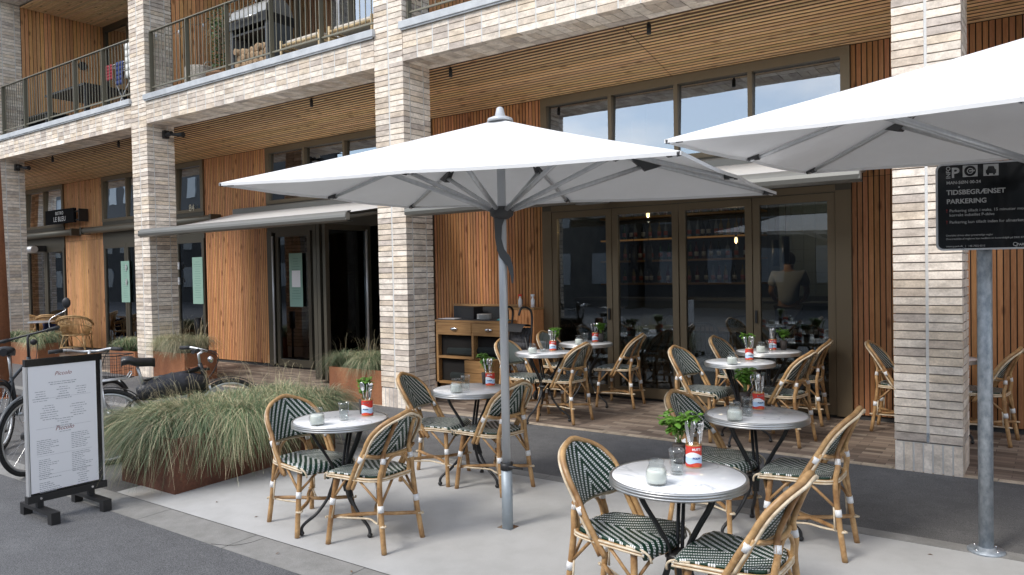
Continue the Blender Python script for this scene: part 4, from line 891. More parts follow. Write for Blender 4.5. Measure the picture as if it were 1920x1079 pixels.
b = MB(); b.tube([(.1695+.014*math.cos(a_), -.0044, Zs(326.5)+.014*math.sin(a_)) for a_ in [R(k*30) for k in range(12)]], .0025, 5, closed=True); b.box(.165, .192, -.0048, -.0037, Zs(326.5)-.003, Zs(326.5)+.004); b.build('disc_hand', sgt, sg)
b = MB(); b.box(.246, .295, -.0034, -.0024, Zs(333), Zs(326)); b.box(.251, .261, -.0034, -.0024, Zs(335.5), Zs(333)); b.box(.280, .290, -.0034, -.0024, Zs(335.5), Zs(333)); b.poly([(.251, -.0034, Zs(326)), (.290, -.0034, Zs(326)), (.283, -.0034, Zs(320)), (.258, -.0034, Zs(320))]); b.build('car_pictogram', gloss_black, sg)
st('MAN-SØN 00-24', TX, Zs(349), .0235, bold=.0003); st('TIDSBEGRÆNSET', TX, Zs(368.5), .0372, bold=.0008); st('PARKERING', TX, Zs(385), .0372, bold=.0008)
st('Parkering tilladt i maks. 15 minutter med', TX+.014, Zs(400.5), .0222); st('korrekt indstillet P-skive', TX+.014, Zs(408.5), .0222); st('Parkering kun tilladt inden for afmærket P-bås', TX+.014, Zs(421.5), .0222)
st('!', TX-.002, Zs(401), .027, sgr); st('!', TX-.002, Zs(422), .027, sgr)
st('Området drives efter privatretlige regler', TX-.004, Zs(445), .0140); st('Overtrædelse af reglerne kan medføre en kontrolafgift på DKK 875 pr. døgn', TX-.004, Zs(451.5), .0140); st('www.q-park.dk   |   +45 7022 0212', TX-.004, Zs(465), .0135); st('PARK', .392, Zs(465), .019, bold=.0004); st('Q', .372, Zs(465.5), .030)
for x, py in ((.115, 355), (.455, 353), (.135, 468), (.43, 467)):
    b = MB(); b.tube([(x, -.005, Zs(py)), (x, -.001, Zs(py))], .0045, 10); b.build('rivet', steel, sg)

# ================================================================== MENU BOARD
mb = thing('menu_board', 'black framed standing menu board with a white printed menu on the pavement', 'menu board', (-5.95, 2.60, -.0955))
b = MB(); y0, y1 = -.265, .265; zt_, zb_ = 1.145, .13
b.box(-.02, .02, y0, y1, zt_-.05, zt_); b.box(-.018, .012, y0+.012, y1-.001, zb_+.05, zt_-.05); b.build('panel', gloss_black, mb)
for ya_, yb_, xo in ((y0-.001, y0+.012, .0205), (y1-.012, y1+.001, .0165)): b = MB(); b.box(-.021, xo, ya_, yb_, zb_+.046, zt_-.051); b.build('side_rail', alu, mb)
b = MB(); b.box(.013, .0155, y0+.018, y1-.045, zb_+.06, zt_-.052); pp = b.build('menu_sheet', paper, mb)
b = MB(); b.box(-.025, .028, y0-.01, y1+.01, zb_-.005, zb_+.045); b.build('bottom_rail', blackm, mb)
for yy in (-.19, .165):
    b = MB(); b.box(-.25, .25, yy-.03, yy+.03, .06, .085); b.box(-.25, -.19, yy-.03, yy+.03, 0, .0599); b.box(.19, .25, yy-.03, yy+.03, 0, .0599); b.box(-.02, .02, yy-.02, yy+.02, .085, .13); b.build('foot', blackm, mb)
    b = MB(); b.tube([(.028, yy, .15), (.033, yy, .15)], .008, 10); b.build('bolt', steel, mb)
def bt_(body, y, z, size, m_, **kw):
    M = Matrix.Translation((.0157, y, z)) @ Matrix.Rotation(R(90), 4, 'Z') @ Matrix.Rotation(R(90), 4, 'X'); return text('lettering', body, size, M, m_, mb, depth=.0002, **kw)
yc = -.013
bt_('Piccolo', yc, 1.015, .040, ink_r, shear=.35, align='CENTER'); bt_('Piccolo', yc, .615, .044, ink_r, shear=.35, align='CENTER')
b = MB(); rr = random.Random(3)
def ln(y0, y1, z, h=.0035):
    y = y0
    while y < y1-.006: w_ = min(rr.uniform(.008, .028), y1-y); b.box(.0156, .0162, y, y+w_, z, z+h*rr.uniform(.8, 1.2)); y += w_+.004
for z in (.965, .950): ln(yc-.10+(.01 if z < .96 else 0), yc+.09, z, .004)
for cx_, z0, n in ((-.155, .905, 5), (0, .925, 6), (.125, .915, 4)):
    for k in range(n): wd = rr.uniform(.025, .055); ln(yc+cx_-wd, yc+cx_+wd, z0-k*.0165)
for cx_, z0, n in ((-.10, .80, 7), (.10, .79, 6), (0, .695, 5)):
    for k in range(n): wd = rr.uniform(.025, .065); ln(yc+cx_-wd, yc+cx_+wd, z0-k*.0165)
ln(yc-.035, yc+.045, .60)
for y0_, z0, n in ((-.19, .555, 8), (.045, .575, 9), (-.18, .415, 11), (.045, .43, 11), (-.18, .22+.03, 6)):
    for k in range(n): ln(yc+y0_, yc+y0_+rr.uniform(.07, .15), z0-k*.0135)
for k in range(7): wd = rr.uniform(.02, .045); ln(yc+.12-wd, yc+.12+wd, .285-k*.016)
b.build('menu_print', ink_l, mb)
b = MB()
for z in (.855, .64, .445, .305): b.box(.0156, .016, yc-.19, yc+.19, z, z+.0012)
b.build('menu_rule', ink_l, mb)

# ================================================================== PLANTERS AND GRASS
grassm = mat('grass_blade', tint=True, rough=.6, spec=.3); translucify(grassm, .15)
soil = mat('soil', (.05, .035, .025), .95, bump=(30, .5))
def grass(name, x0, x1, y0, y1, z, n, hmin, hmax, par, seed, lean=(0, 0), droop=1.0, straw=.4, width=.0042, clumps=None, over=1.0, stalks=0):
    rnd = random.Random(seed); b = MB(); nc_ = clumps or max(3, int((x1-x0)*(y1-y0)*14)); cs = [(rnd.uniform(x0+.05, x1-.05), rnd.uniform(y0+.05, y1-.05)) for _ in range(nc_)]
    cx_, cy_ = (x0+x1)/2, (y0+y1)/2
    tones = [rnd.uniform(.65, 1.25) for _ in cs]
    for i in range(n+stalks):
        k = rnd.randrange(nc_); c_ = cs[k]; px_, py_ = c_[0]+rnd.gauss(0, .045), c_[1]+rnd.gauss(0, .045)
        px_, py_ = min(max(px_, x0+.02), x1-.02), min(max(py_, y0+.02), y1-.02)
        dx, dy = (px_-cx_)/(x1-x0)*2, (py_-cy_)/(y1-y0)*2; a = rnd.uniform(0, 6.28)
        ox, oy = dx*over+math.cos(a)*.95+lean[0], dy*over+math.sin(a)*.95+lean[1]; l_ = math.hypot(ox, oy) or 1
        h = rnd.uniform(hmin, hmax); stalk = i >= n
        reach = h*rnd.uniform(.55, 1.15)*droop*min(1.3, .55+l_*.5); ux, uy = ox/l_, oy/l_
        if stalk: h *= rnd.uniform(1.35, 1.8); reach = h*rnd.uniform(.15, .5)
        isst = stalk or rnd.random() < straw
        g_ = tones[k]*rnd.uniform(.7, 1.3); c1 = ((.52, .44, .27) if isst else ((.07, .125, .045) if rnd.random() < .6 else (.18, .24, .125))); c1 = tuple(min(.85, x*g_) for x in c1)
        c2 = tuple(min(.85, x*1.25+.03) for x in c1)
        ns = 7; w_ = width*rnd.uniform(.7, 1.3)*(.6 if stalk else 1); sx, sy = -uy*w_/2, ux*w_/2
        prev = None; fall = rnd.uniform(.45, 1.3)*droop*min(1.25, .35+l_*.5)*(.25 if stalk else 1); wob = rnd.uniform(-.5, .5)
        for q in range(ns+1):
            t_ = q/ns; r_ = reach*(t_**1.15)+.0; zz = z+h*(1.9*t_-(1.1+fall)*t_*t_)
            ww = (1-t_*.8); p = (px_+ux*r_-uy*wob*r_*t_, py_+uy*r_+ux*wob*r_*t_, zz)
            if zz < zg(py_)+.01: zz = zg(py_)+.01; p = (p[0], p[1], zz)
            cur = ((p[0]+sx*ww, p[1]+sy*ww, p[2]), (p[0]-sx*ww, p[1]-sy*ww, p[2]+.0))
            if prev: b.quad(prev[0], prev[1], cur[1], cur[0], colr=(c1 if t_ < .55 else c2))
            prev = cur
    return b.build(name, grassm, par)
def planter(x0, x1, y0, y1, h, lab, m_, z=None, grp='corten steel planters'):
    z = zg((y0+y1)/2) if z is None else z; root = thing('planter', lab, 'planter', ((x0+x1)/2, (y0+y1)/2, z), 0, grp); wx, wy = (x1-x0)/2, (y1-y0)/2
    b = MB(); tq = .008
    b.box(-wx, wx, -wy, -wy+tq, -.05, h); b.box(-wx, wx, wy-tq, wy, -.05, h); b.box(-wx, -wx+tq, -wy+tq, wy-tq, -.05, h); b.box(wx-tq, wx, -wy+tq, wy-tq, -.05, h); b.build('box', m_, root)
    b = MB(); b.box(-wx+tq, wx-tq, -wy+tq, wy-tq, h-.10, h-.05); b.build('soil', soil, root)
    return root, z+h-.06
def gthing(lab, *a, **k):
    o = grass('grass_clump', *a, **k); tag(o, lab, 'grass', kind='stuff'); return o
PL, zt_ = planter(-6.42, -5.62, 3.24, 4.86, .42, 'long dark rusty planter nearest to us beside the front left table', corten_d)
gthing('long ornamental grass drooping over the nearest dark planter', -6.42, -5.62, 3.24, 4.86, zt_, 26000, .25, .46, None, 11, lean=(-.40, -.36), droop=1.0, straw=.32, over=1.2, stalks=220, width=.0048, clumps=60)
PL, zt_ = planter(-7.74, -6.785, 6.62, 7.12, .42, 'rusty planter against the left side of the middle brick pier', corten)
gthing('green ornamental grass in the planter beside the middle pier', -7.74, -6.785, 6.62, 7.12, zt_, 4200, .28, .42, None, 12, droop=.75, straw=.25, over=1.0, stalks=60)
PL, zt_ = planter(-11.79, -10.90, 6.50, 7.05, .45, 'rusty planter right of the second brick pier with pale dry grass', corten)
gthing('pale straw and green grass in the planter right of the second pier', -11.79, -10.90, 6.50, 7.05, zt_, 3400, .30, .50, None, 13, droop=.6, straw=.6, stalks=120, width=.006)
PL, zt_ = planter(-13.30, -12.47, 6.56, 7.1, .40, 'rusty planter left of the second brick pier', corten)
gthing('green grass in the planter left of the second pier', -13.30, -12.47, 6.56, 7.1, zt_, 2600, .28, .42, None, 14, droop=.6, straw=.25, width=.006)
PL, zt_ = planter(-17.20, -15.62, 6.38, 6.75, .42, 'rusty planter right of the leftmost pier near the rattan chairs', corten)
gthing('green grass in the planter near the leftmost pier', -17.20, -15.62, 6.38, 6.75, zt_, 2600, .28, .45, None, 15, droop=.6, straw=.3, width=.007)

# corten lamp column far left
r_ = thing('rusty_column', 'tall rusty steel column at the left picture edge', 'column', (-12.28, 4.57, zg(4.57)))
b = MB(); b.tube([(0, 0, -.05), (-.17, -.13, 8)], .105, 24); b.build('shaft', corten, r_); b = MB(); b.lathe([(0, -.02), (.15, -.02), (.15, .012), (.105, .014)], 24); b.build('base_plate', corten, r_)
# corten bike stands
for x, y, a, lab in ((-6.98, 4.30, 0, 'rusty bent plate bike stand behind the big grass planter'), (-9.0, 3.95, 0, 'rusty bent plate bike stand behind the menu board')):
    r_ = thing('bike_stand', lab, 'bike stand', (x, y, zg(y)), R(a), 'rusty bike stands'); b = MB(); P = smooth([(-.04, 0, 0), (-.04, 0, .70), (-.03, 0, .76), (0, 0, .785), (.03, 0, .76), (.04, 0, .70), (.04, 0, 0)], 4)
    for k in range(len(P)-1):
        p, q = P[k], P[k+1]; b.quad((p.x, -.09, p.z), (q.x, -.09, q.z), (q.x, .09, q.z), (p.x, .09, p.z)); b.quad((p.x*.88, -.09, p.z-.004), (p.x*.88, .09, p.z-.004), (q.x*.88, .09, q.z-.004), (q.x*.88, -.09, q.z-.004))
        b.quad((p.x, -.09, p.z), (p.x*.88, -.09, p.z-.004), (q.x*.88, -.09, q.z-.004), (q.x, -.09, q.z))
    b.build('plate', corten, r_)

# ================================================================== BICYCLES
tyre = mat('tyre', (.025, .025, .026), .8); rubber = mat('grip_rubber', (.03, .03, .032), .7); brown_tyre = mat('tyre_worn', (.045, .043, .04), .85)
def bicycle(lab, x, y, rz, frame_m, saddle_h=.90, bar_h=1.0, barw=.30, silver=False, basket=False, mirror=False, rack=False, textb=None, lean=0, barrot=0, barroll=0, step=False, swept=True):
    root = thing('bicycle', lab, 'bicycle', (x, y, zg(y)), rz, 'parked bicycles'); root.rotation_euler = (lean, 0, rz)
    wr = .345; wb = 1.06
    for hx in (0, wb):
        b = MB(); n = 40; P = [(hx+(wr-.018)*math.cos(2*math.pi*k/n), 0, wr+(wr-.018)*math.sin(2*math.pi*k/n)) for k in range(n)]; b.tube(P, .019, 8, closed=True); wh = b.build('wheel', tyre, root)
        b = MB(); P = [(hx+(wr-.047)*math.cos(2*math.pi*k/n), 0, wr+(wr-.047)*math.sin(2*math.pi*k/n)) for k in range(n)]; b.tube(P, .0125, 6, closed=True); b.build('rim', alu, wh)
        b = MB()
        for k in range(28):
            a = 2*math.pi*k/28; s_ = 1 if k % 2 else -1; a2 = a+.35*(1 if (k//2) % 2 else -1)
            b.tube([(hx+.022*math.cos(a2), s_*.025, wr+.022*math.sin(a2)), (hx+(wr-.05)*math.cos(a), 0, wr+(wr-.05)*math.sin(a))], .0013, 3, cap=False)
        b.build('spokes', steel, wh)
        b = MB(); b.tube([(hx, -.05, wr), (hx, .05, wr)], .022 if hx else .038, 12); b.build('hub', blackm if not hx else alu, wh)
        b = MB(); a0, a1 = (R(20), R(190)) if hx == 0 else (R(35), R(165)); n = 14; P = [(hx+(wr+.018)*math.cos(a0+(a1-a0)*k/n), 0, wr+(wr+.018)*math.sin(a0+(a1-a0)*k/n)) for k in range(n+1)]
        b.tube(P, .020, 6, flat=.25); b.build('mudguard', frame_m, root)
    bb_ = (.44, 0, .29); hd0, hd1 = (.86, 0, .66), (.80, 0, .86); sx = .44-.30*(saddle_h-.29)*.32/.3; st_ = (.30, 0, .70)
    b = MB(); b.tube([hd0, bb_], .023, 10); b.tube([bb_, st_], .018, 10); b.tube([hd0, hd1], .021, 10)
    if step: b.tube(smooth([hd0, (.62, 0, .50), (.42, 0, .46)], 5), .018, 10)
    else: b.tube([(hd1[0], 0, hd1[2]-.04), (st_[0], 0, st_[2]-.03)], .018, 10)
    for s_ in (1, -1): b.tube([bb_, (0, s_*.055, wr)], .010, 6); b.tube([(st_[0], s_*.012, .66), (0, s_*.055, wr)], .008, 6)
    fo = b.build('frame', frame_m, root)
    b = MB()
    for s_ in (1, -1): b.tube(smooth([(.875, s_*.03, .64), (.93, s_*.045, .50), (wb, s_*.05, wr)], 4), .012, 8)
    b.build('fork', frame_m if not silver else alu, root)
    b = MB(); b.tube([st_, (st_[0]-.045, 0, saddle_h-.03)], .0135, 10); b.build('seat_post', alu, root)
    b = MB(); sxx = st_[0]-.05; i0 = 0; secs = [(-.13, .03, .01), (-.12, .065, .03), (-.07, .078, .042), (0, .062, .034), (.06, .032, .028), (.12, .02, .024), (.155, .012, .01)]
    n = 12
    for (xx, hw, zz) in secs:
        for j in range(n): a = 2*math.pi*j/n; b.v.append((sxx+xx, hw*1.12*math.cos(a), saddle_h+zz*.6+.036*math.sin(a)*(1 if math.sin(a) > 0 else 1.3)+(.022 if xx < -.05 else 0))); b.col.append((1, 1, 1))
    for k in range(len(secs)-1):
        for j in range(n): j2 = (j+1) % n; b.f.append((k*n+j, k*n+j2, (k+1)*n+j2, (k+1)*n+j)); b.mi.append(0); b.sm.append(True)
    b.f.append(tuple(range(n))); b.mi.append(0); b.sm.append(False); b.f.append(tuple(range((len(secs)-1)*n, len(secs)*n))); b.mi.append(0); b.sm.append(False)
    b.build('saddle', mat('saddle_black', (.02, .02, .022), .35), root)
    Mb = Matrix.Translation((.79, 0, bar_h)) @ Matrix.Rotation(barrot, 4, 'Z') @ Matrix.Rotation(barroll, 4, 'X')
    b = MB(); b.tube([hd1, (.79, 0, bar_h-.03), Mb @ Vector((.05, 0, 0))], .013, 8)
    hm = alu if silver else blackm
    P = [Vector((-.10, barw, .02)), Vector((-.03, barw*.62, .025)), Vector((.06, barw*.25, 0)), Vector((.06, 0, 0)), Vector((.06, -barw*.25, 0)), Vector((-.03, -barw*.62, .025)), Vector((-.10, -barw, .02))] if swept else [Vector((.02, barw, .0)), Vector((.04, 0, 0)), Vector((.02, -barw, 0))]
    b.tube([Mb @ p for p in smooth(P, 4)], .0115, 8); hb = b.build('handlebar', hm, root)
    for s_ in (1, -1):
        b = MB(); e_, f_ = (P[0], P[1]) if s_ > 0 else (P[-1], P[-2]); dd = (f_-e_).normalized(); b.tube([Mb @ (e_-dd*.01), Mb @ (e_+dd*.11)], .0185, 10); b.build('grip', rubber, hb)
        b = MB(); b.tube([Mb @ (e_+dd*.14+Vector((.02, 0, -.01))), Mb @ (e_+dd*.03+Vector((.06, 0, -.02)))], .006, 6); b.build('brake_lever', alu if silver else blackm, hb)
    b = MB(); b.tube(smooth([Mb @ (P[1]+Vector((.03, 0, 0))), (.98, .04, bar_h-.05), (.93, .03, .75)], 5), .004, 5); b.tube(smooth([Mb @ (P[-2]+Vector((.03, 0, 0))), (.96, -.04, bar_h-.08), (.86, -.03, .7), (.6, -.02, .45)], 5), .004, 5); b.build('cable', blackm, root)
    b = MB(); b.ball(tuple(Mb @ Vector((.11, 0, -.09))), .035, 12, sc=(.8, 1, 1)); b.build('headlight', blackp if not silver else chrome, root)
    b = MB(); n = 24; b.tube([(bb_[0]+.09*math.cos(2*math.pi*k/n), -.045, bb_[2]+.09*math.sin(2*math.pi*k/n)) for k in range(n)], .004, 5, closed=True); b.tube([(bb_[0], -.07, bb_[2]), (bb_[0], .07, bb_[2])], .02, 10)
    b.tube([(bb_[0], -.07, bb_[2]), (bb_[0]+.05, -.08, bb_[2]+.16)], .010, 6); b.tube([(bb_[0], .07, bb_[2]), (bb_[0]-.05, .08, bb_[2]-.16)], .010, 6); b.build('crank', alu, root)
    for s_ in (1, -1): b = MB(); b.box(bb_[0]+s_*-.05*-1-.045 if s_ < 0 else bb_[0]-.05-.045, (bb_[0]+.05+.045) if s_ < 0 else bb_[0]-.05+.045, *((-.17, -.085) if s_ < 0 else (.085, .17)), bb_[2]-s_*.16-.012, bb_[2]-s_*.16+.012); b.build('pedal', blackp if not silver else alu, root)
    if rack:
        b = MB(); zr = .76
        for yy in (-.06, -.02, .02, .06): b.tube([(-.27, yy, zr), (.17, yy, zr+.02)], .005, 6)
        b.tube(smooth([(.17, .06, zr+.02), (.20, .05, zr+.07), (.20, -.05, zr+.07), (.17, -.06, zr+.02)], 4), .005, 6)
        for xx in (-.27, -.1, .1): b.tube([(xx, -.065, zr), (xx, .065, zr)], .005, 6)
        for s_ in (1, -1): b.tube([(-.16, s_*.065, zr), (0, s_*.065, wr)], .0065, 6); b.tube([(-.05, s_*.065, zr), (0, s_*.065, wr)], .0065, 6)
        b.build('rack', alu, root)
    if basket:
        b = MB(); bx0, bx1, by_, bz0, bz1 = .90, 1.20, .19, bar_h-.30, bar_h-.06
        for z_ in (bz0, bz1): b.tube([(bx0, -by_, z_), (bx1, -by_, z_), (bx1, by_, z_), (bx0, by_, z_)], .005, 5, closed=True)
        for k in range(9):
            t_ = -by_+2*by_*k/8; b.tube([(bx1, t_, bz0), (bx1, t_, bz1)], .002, 4); b.tube([(bx0, t_, bz0), (bx0, t_, bz1)], .002, 4); b.tube([(bx0, t_, bz0), (bx1, t_, bz0)], .002, 4)
            t2_ = bx0+(bx1-bx0)*k/8; b.tube([(t2_, by_, bz0), (t2_, by_, bz1)], .002, 4); b.tube([(t2_, -by_, bz0), (t2_, -by_, bz1)], .002, 4)
            z_ = bz0+(bz1-bz0)*k/8
            if k % 2: b.tube([(bx0, -by_, z_), (bx1, -by_, z_), (bx1, by_, z_), (bx0, by_, z_)], .002, 4, closed=True)
        b.build('basket', blackm, root)
    if mirror:
        b = MB(); q = Mb @ (P[-1]+Vector((.03, .10, 0))); b.tube(smooth([q, q+Vector((.02, 0, .11)), q+Vector((.05, -.14, .20)), q+Vector((.05, -.16, .24))], 4), .004, 6); mo = b.build('mirror_arm', chrome, root)
        b = MB(); c3 = q+Vector((.05, -.16, .29)); b.ball(tuple(c3), .06, 16, sc=(.45, .75, 1.0)); b.build('mirror', blackp, root)
    if textb:
        d_ = (Vector(hd0)-Vector(bb_)).normalized(); Mx = Matrix.Translation(Vector(bb_)+d_*.20+Vector((0, -.0245, 0))) @ Matrix.Rotation(-math.atan2(d_.z, d_.x), 4, 'Y') @ Matrix.Rotation(R(90), 4, 'X') @ Matrix.Translation((0, -.012, 0))
        text('lettering', textb, .046, Mx, canw, fo, bold=.001)
    return root
dkf = mat('frame_dark', (.028, .036, .045), .35); gyf = mat('frame_grey', (.045, .05, .055), .4); blf = mat('frame_black', (.02, .02, .022), .35)
bicycle('dark bicycle with black handlebar and round mirror behind the menu board', -8.62, 3.16, R(140), dkf, bar_h=1.10, barw=.31, mirror=True, textb='SCO', barroll=R(-14), saddle_h=.95, swept=False)
bicycle('bicycle with silver handlebar and front basket directly behind the menu board', -7.33, 2.90, R(118), gyf, bar_h=1.0, barw=.31, silver=True, basket=True, saddle_h=.80, step=True, barrot=R(24))
bk3 = bicycle('black bicycle with rear rack half hidden by the big grass planter', -7.04, 3.44, R(70), blf, saddle_h=.90, bar_h=.98, barw=.27, silver=True, rack=True)
# padded bag on the third bicycle
r_ = thing('padded_bag', 'puffy black padded bag strapped along the bicycle behind the grass', 'bag', (-6.97, 3.66, .36), R(-20)); b = MB(); n = 18; P = []; rs = []
for k in range(n+1): t_ = k/n; P.append((0, .02+t_*.62, .18+.03*math.sin(t_*3)+.05*t_)); rs.append(.03+.072*math.sin(math.pi*min(1, t_*.97+.03))**.5*(1+.07*math.sin(k*2.3)))
b.tube(P, rs, 14, flat=1.15); b.build('padding', mat('nylon_black', (.022, .022, .028), .4, bump=(25, .8)), r_)
b = MB(); b.tube([(0, .05, .30), (-.01, .4, .345), (0, .66, .36)], .022, 8, flat=.6); b.build('strap', blackm, r_); b = MB(); b.box(.0, .03, .16, .36, .295, .33); b.build('tag', mat('tag_grey', (.3, .3, .26), .6), r_)

# ================================================================== RATTAN ARMCHAIRS, LEFT REAR
def make_rattan():
    root = thing('rattan_armchair', '', 'armchair')
    top = smooth([(.22, .30, .62), (.05, .33, .66), (-.16, .29, .76), (-.27, .14, .82), (-.29, 0, .83), (-.27, -.14, .82), (-.16, -.29, .76), (.05, -.33, .66), (.22, -.30, .62)], 5)
    low = smooth([(.24, .24, .42), (.05, .25, .42), (-.14, .21, .42), (-.20, .10, .42), (-.21, 0, .42), (-.20, -.10, .42), (-.14, -.21, .42), (.05, -.25, .42), (.24, -.24, .42)], 5)
    b = MB(); b.tube(top, .018, 8); b.tube([p+Vector((-.015, 0, -.03)) for p in top], .011, 6); b.build('back_rim', rattan, root)
    b = MB()
    for k in range(5, len(top)-5): b.tube([top[k], low[k]], .009, 5)
    for f in (.45,): b.tube([top[k].lerp(low[k], f) for k in range(len(top))], .008, 5)
    b.build('back_rods', rattan, root)
    b = MB(); b.tube(low+[Vector((.24, -.24, .42))], .015, 8); b.tube([(.24, .24, .42), (.24, -.24, .42)], .015, 8); b.build('seat_frame', rattan, root)
    b = MB(); b.poly([(p.x, p.y, .43) for p in low]); b.poly([(p.x, p.y, .415) for p in reversed(low)]); b.build('seat', rattan, root)
    for sx_, sy_ in ((1, 1), (1, -1), (-1, 1), (-1, -1)):
        b = MB(); b.tube([(.22 if sx_ > 0 else -.16, sy_*(.24 if sx_ > 0 else .18), .62 if sx_ > 0 else .42), (.25 if sx_ > 0 else -.24, sy_*.26, 0)], .014, 8); b.build('leg', rattan, root)
    b = MB()
    for s_ in (1, -1): b.tube(smooth([(.24, s_*.25, .10), (.12, s_*.24, .32), (0, s_*.24, .41), (-.1, s_*.22, .32), (-.22, s_*.24, .10)], 4), .009, 6)
    b.tube(smooth([(-.22, .24, .10), (-.2, .12, .32), (-.19, 0, .41), (-.2, -.12, .32), (-.22, -.24, .10)], 4), .009, 6); b.tube([(-.22, .24, .17), (-.22, -.24, .17)], .009, 6); b.build('bracing', rattan, root)
    return root
ra = make_rattan()
for i, (x, y, a, lab) in enumerate(((-17.15, 7.75, 140, 'rattan armchair nearest to the timber wall, seen from behind'), (-18.25, 7.80, 130, 'rattan armchair second from the right with the navy blanket over it'), (-19.3, 7.75, 120, 'rattan armchair third from the right in the far left group'), (-20.2, 8.0, 60, 'rattan armchair farthest left, mostly hidden'))):
    place(ra, i > 0, x, y, zg(y), R(a), lab, 'rattan armchairs of the far left terrace')
r_ = thing('blanket', 'navy blue blanket hung over the rattan armchair', 'blanket', (-17.95, 7.60, zg(7.6))); b = MB()
for i in range(8):
    for j in range(6):
        f = lambda u, v: (-.25+u*.07+.01*math.sin(v*2), -.05+.03*math.sin(u*1.7+v), .62-v*.06-.02*math.sin(u)+(.05 if v == 0 else 0))
        b.quad(f(i, j), f(i+1, j), f(i+1, j+1), f(i, j+1), sm=True)
o = b.build('cloth', mat('navy_cloth', (.012, .02, .09), .9), r_); md = o.modifiers.new('t', 'SOLIDIFY'); md.thickness = .02
for x, y, lab in ((-17.85, 7.3, 'round cafe table with stone top among the rattan armchairs'),):
    r_ = thing('side_table', lab, 'table', (x, y, zg(y))); b = MB(); b.lathe([(0, .70), (.33, .70), (.33, .73), (0, .73)], 32); b.build('tabletop', marble, r_); b = MB(); b.tube([(0, 0, .03), (0, 0, .7)], .03, 10); b.lathe([(0, 0), (.2, 0), (.2, .02), (.03, .04)], 20); b.build('pedestal', blackm, r_)

# ================================================================== SIDEBOARD GROUP
oak = mat('oak', rough=.5, noise_=[(5, (.6, 8, 8), (.30, .155, .06), (.50, .29, .12), .3, .7)])
sb = thing('sideboard', 'oak sideboard with two drawers and dark open shelves against the timber wall', 'sideboard', (-6.98, 7.86, zg(7.9)))
Wd, Dp, Hh = 1.21, .42, .95; fx = [0, .55, 1.10, 1.42]
b = MB(); b.box(-.01, Wd, -.012, Dp, Hh-.03, Hh); b.build('carcass_top', oak, sb)
b = MB()
for x in (0, .62, Wd-.035): b.box(x, x+.035, 0, Dp, .06 if x else .0, Hh-.03)
b.box(.035, Wd-.035, .002, Dp, .085, .115); b.box(.035, .62, .002, Dp, .43, .46); b.box(.0, Wd, Dp-.02, Dp, 0.06, Hh-.03); b.box(0, .035, 0, .04, 0, .1); b.box(Wd-.035, Wd, 0, .04, 0, .1); b.build('carcass', oak, sb)
for x0_, x1_ in ((.037, .618), (.657, Wd-.037)):
    b = MB(); b.box(x0_, x1_, -.008, .02, Hh-.20, Hh-.035); dr_ = b.build('drawer', oak, sb); b = MB(); b.ball(((x0_+x1_)/2, -.015, Hh-.12), .065, 14, sc=(1, .35, .4)); b.build('handle', chrome, dr_)
b = MB(); b.box(.036, .619, .07, Dp-.022, .116, .429); b.box(.656, Wd-.036, .09, Dp-.022, .116, Hh-.201); b.box(.036, .619, .07, Dp-.022, .461, Hh-.201); b.build('back_panel', shadowgap, sb)  # near-black blocks added in the bays so their lit insides stay dark
b = MB(); b.box(-.01, Wd-.02, -.008, Dp-.02, Hh+.0005, Hh+.008); b.build('dark_top', mat('slate_top', (.045, .047, .05), .5), sb)
b = MB(); b.box(-.01, Wd, Dp-.03, Dp-.01, Hh+.008, Hh+.17); b.build('upstand', mat('slate_top2', (.04, .042, .045), .6), sb); b = MB(); b.box(-.01, Wd, Dp-.04, Dp, Hh+.171, Hh+.20); b.build('top_rail', oak, sb)
r_ = thing('plate_stack', 'stack of white plates on the sideboard', 'plates', (-6.25, 8.0, zg(7.9)+Hh+.0085)); 
for k in range(6): b = MB(); b.lathe([(0, k*.012), (.07, k*.012), (.10, k*.012+.008), (.10, k*.012+.011), (0, k*.012+.006)], 28); b.build('plate', canvas_w, r_)
r_ = thing('black_box', 'black cube box standing on the sideboard', 'box', (-6.52, 8.08, zg(7.9)+Hh+.0085)); b = MB(); b.box(-.11, .11, -.1, .1, 0, .15); b.build('box', blackp, r_, bevel=.004); b = MB(); b.box(-.115, .115, -.105, .105, .15, .165); b.build('lid', blackp, r_)
r_ = tag(MB().build('paper_sheet', paper), 'white paper lying at the left end of the sideboard', 'paper') if False else None
b = MB(); b.box(-6.95, -6.68, 7.88, 8.05, zg(7.9)+Hh+.009, zg(7.9)+Hh+.014, M=None); tag(b.build('paper_sheet', paper), 'white papers lying at the left end of the sideboard', 'paper')
b = MB()
for k in range(14): a0, a1 = 2*math.pi*k/14, 2*math.pi*(k+1)/14; r0, r1 = .05+.02*(k % 3), .05+.02*((k+1) % 3); b.poly([(0, 0, .05), (r0*math.cos(a0), r0*math.sin(a0), .0), (r1*math.cos(a1), r1*math.sin(a1), .0)])
tag(b.build('cloth', mat('teal_cloth', (.12, .42, .42), .9), loc=(-5.90, 7.95, zg(7.9)+Hh+.009)), 'small crumpled turquoise cloth on the sideboard', 'cloth')
tox = mat('textile_dark', (.018, .024, .024), .95, bump=(15, .5))
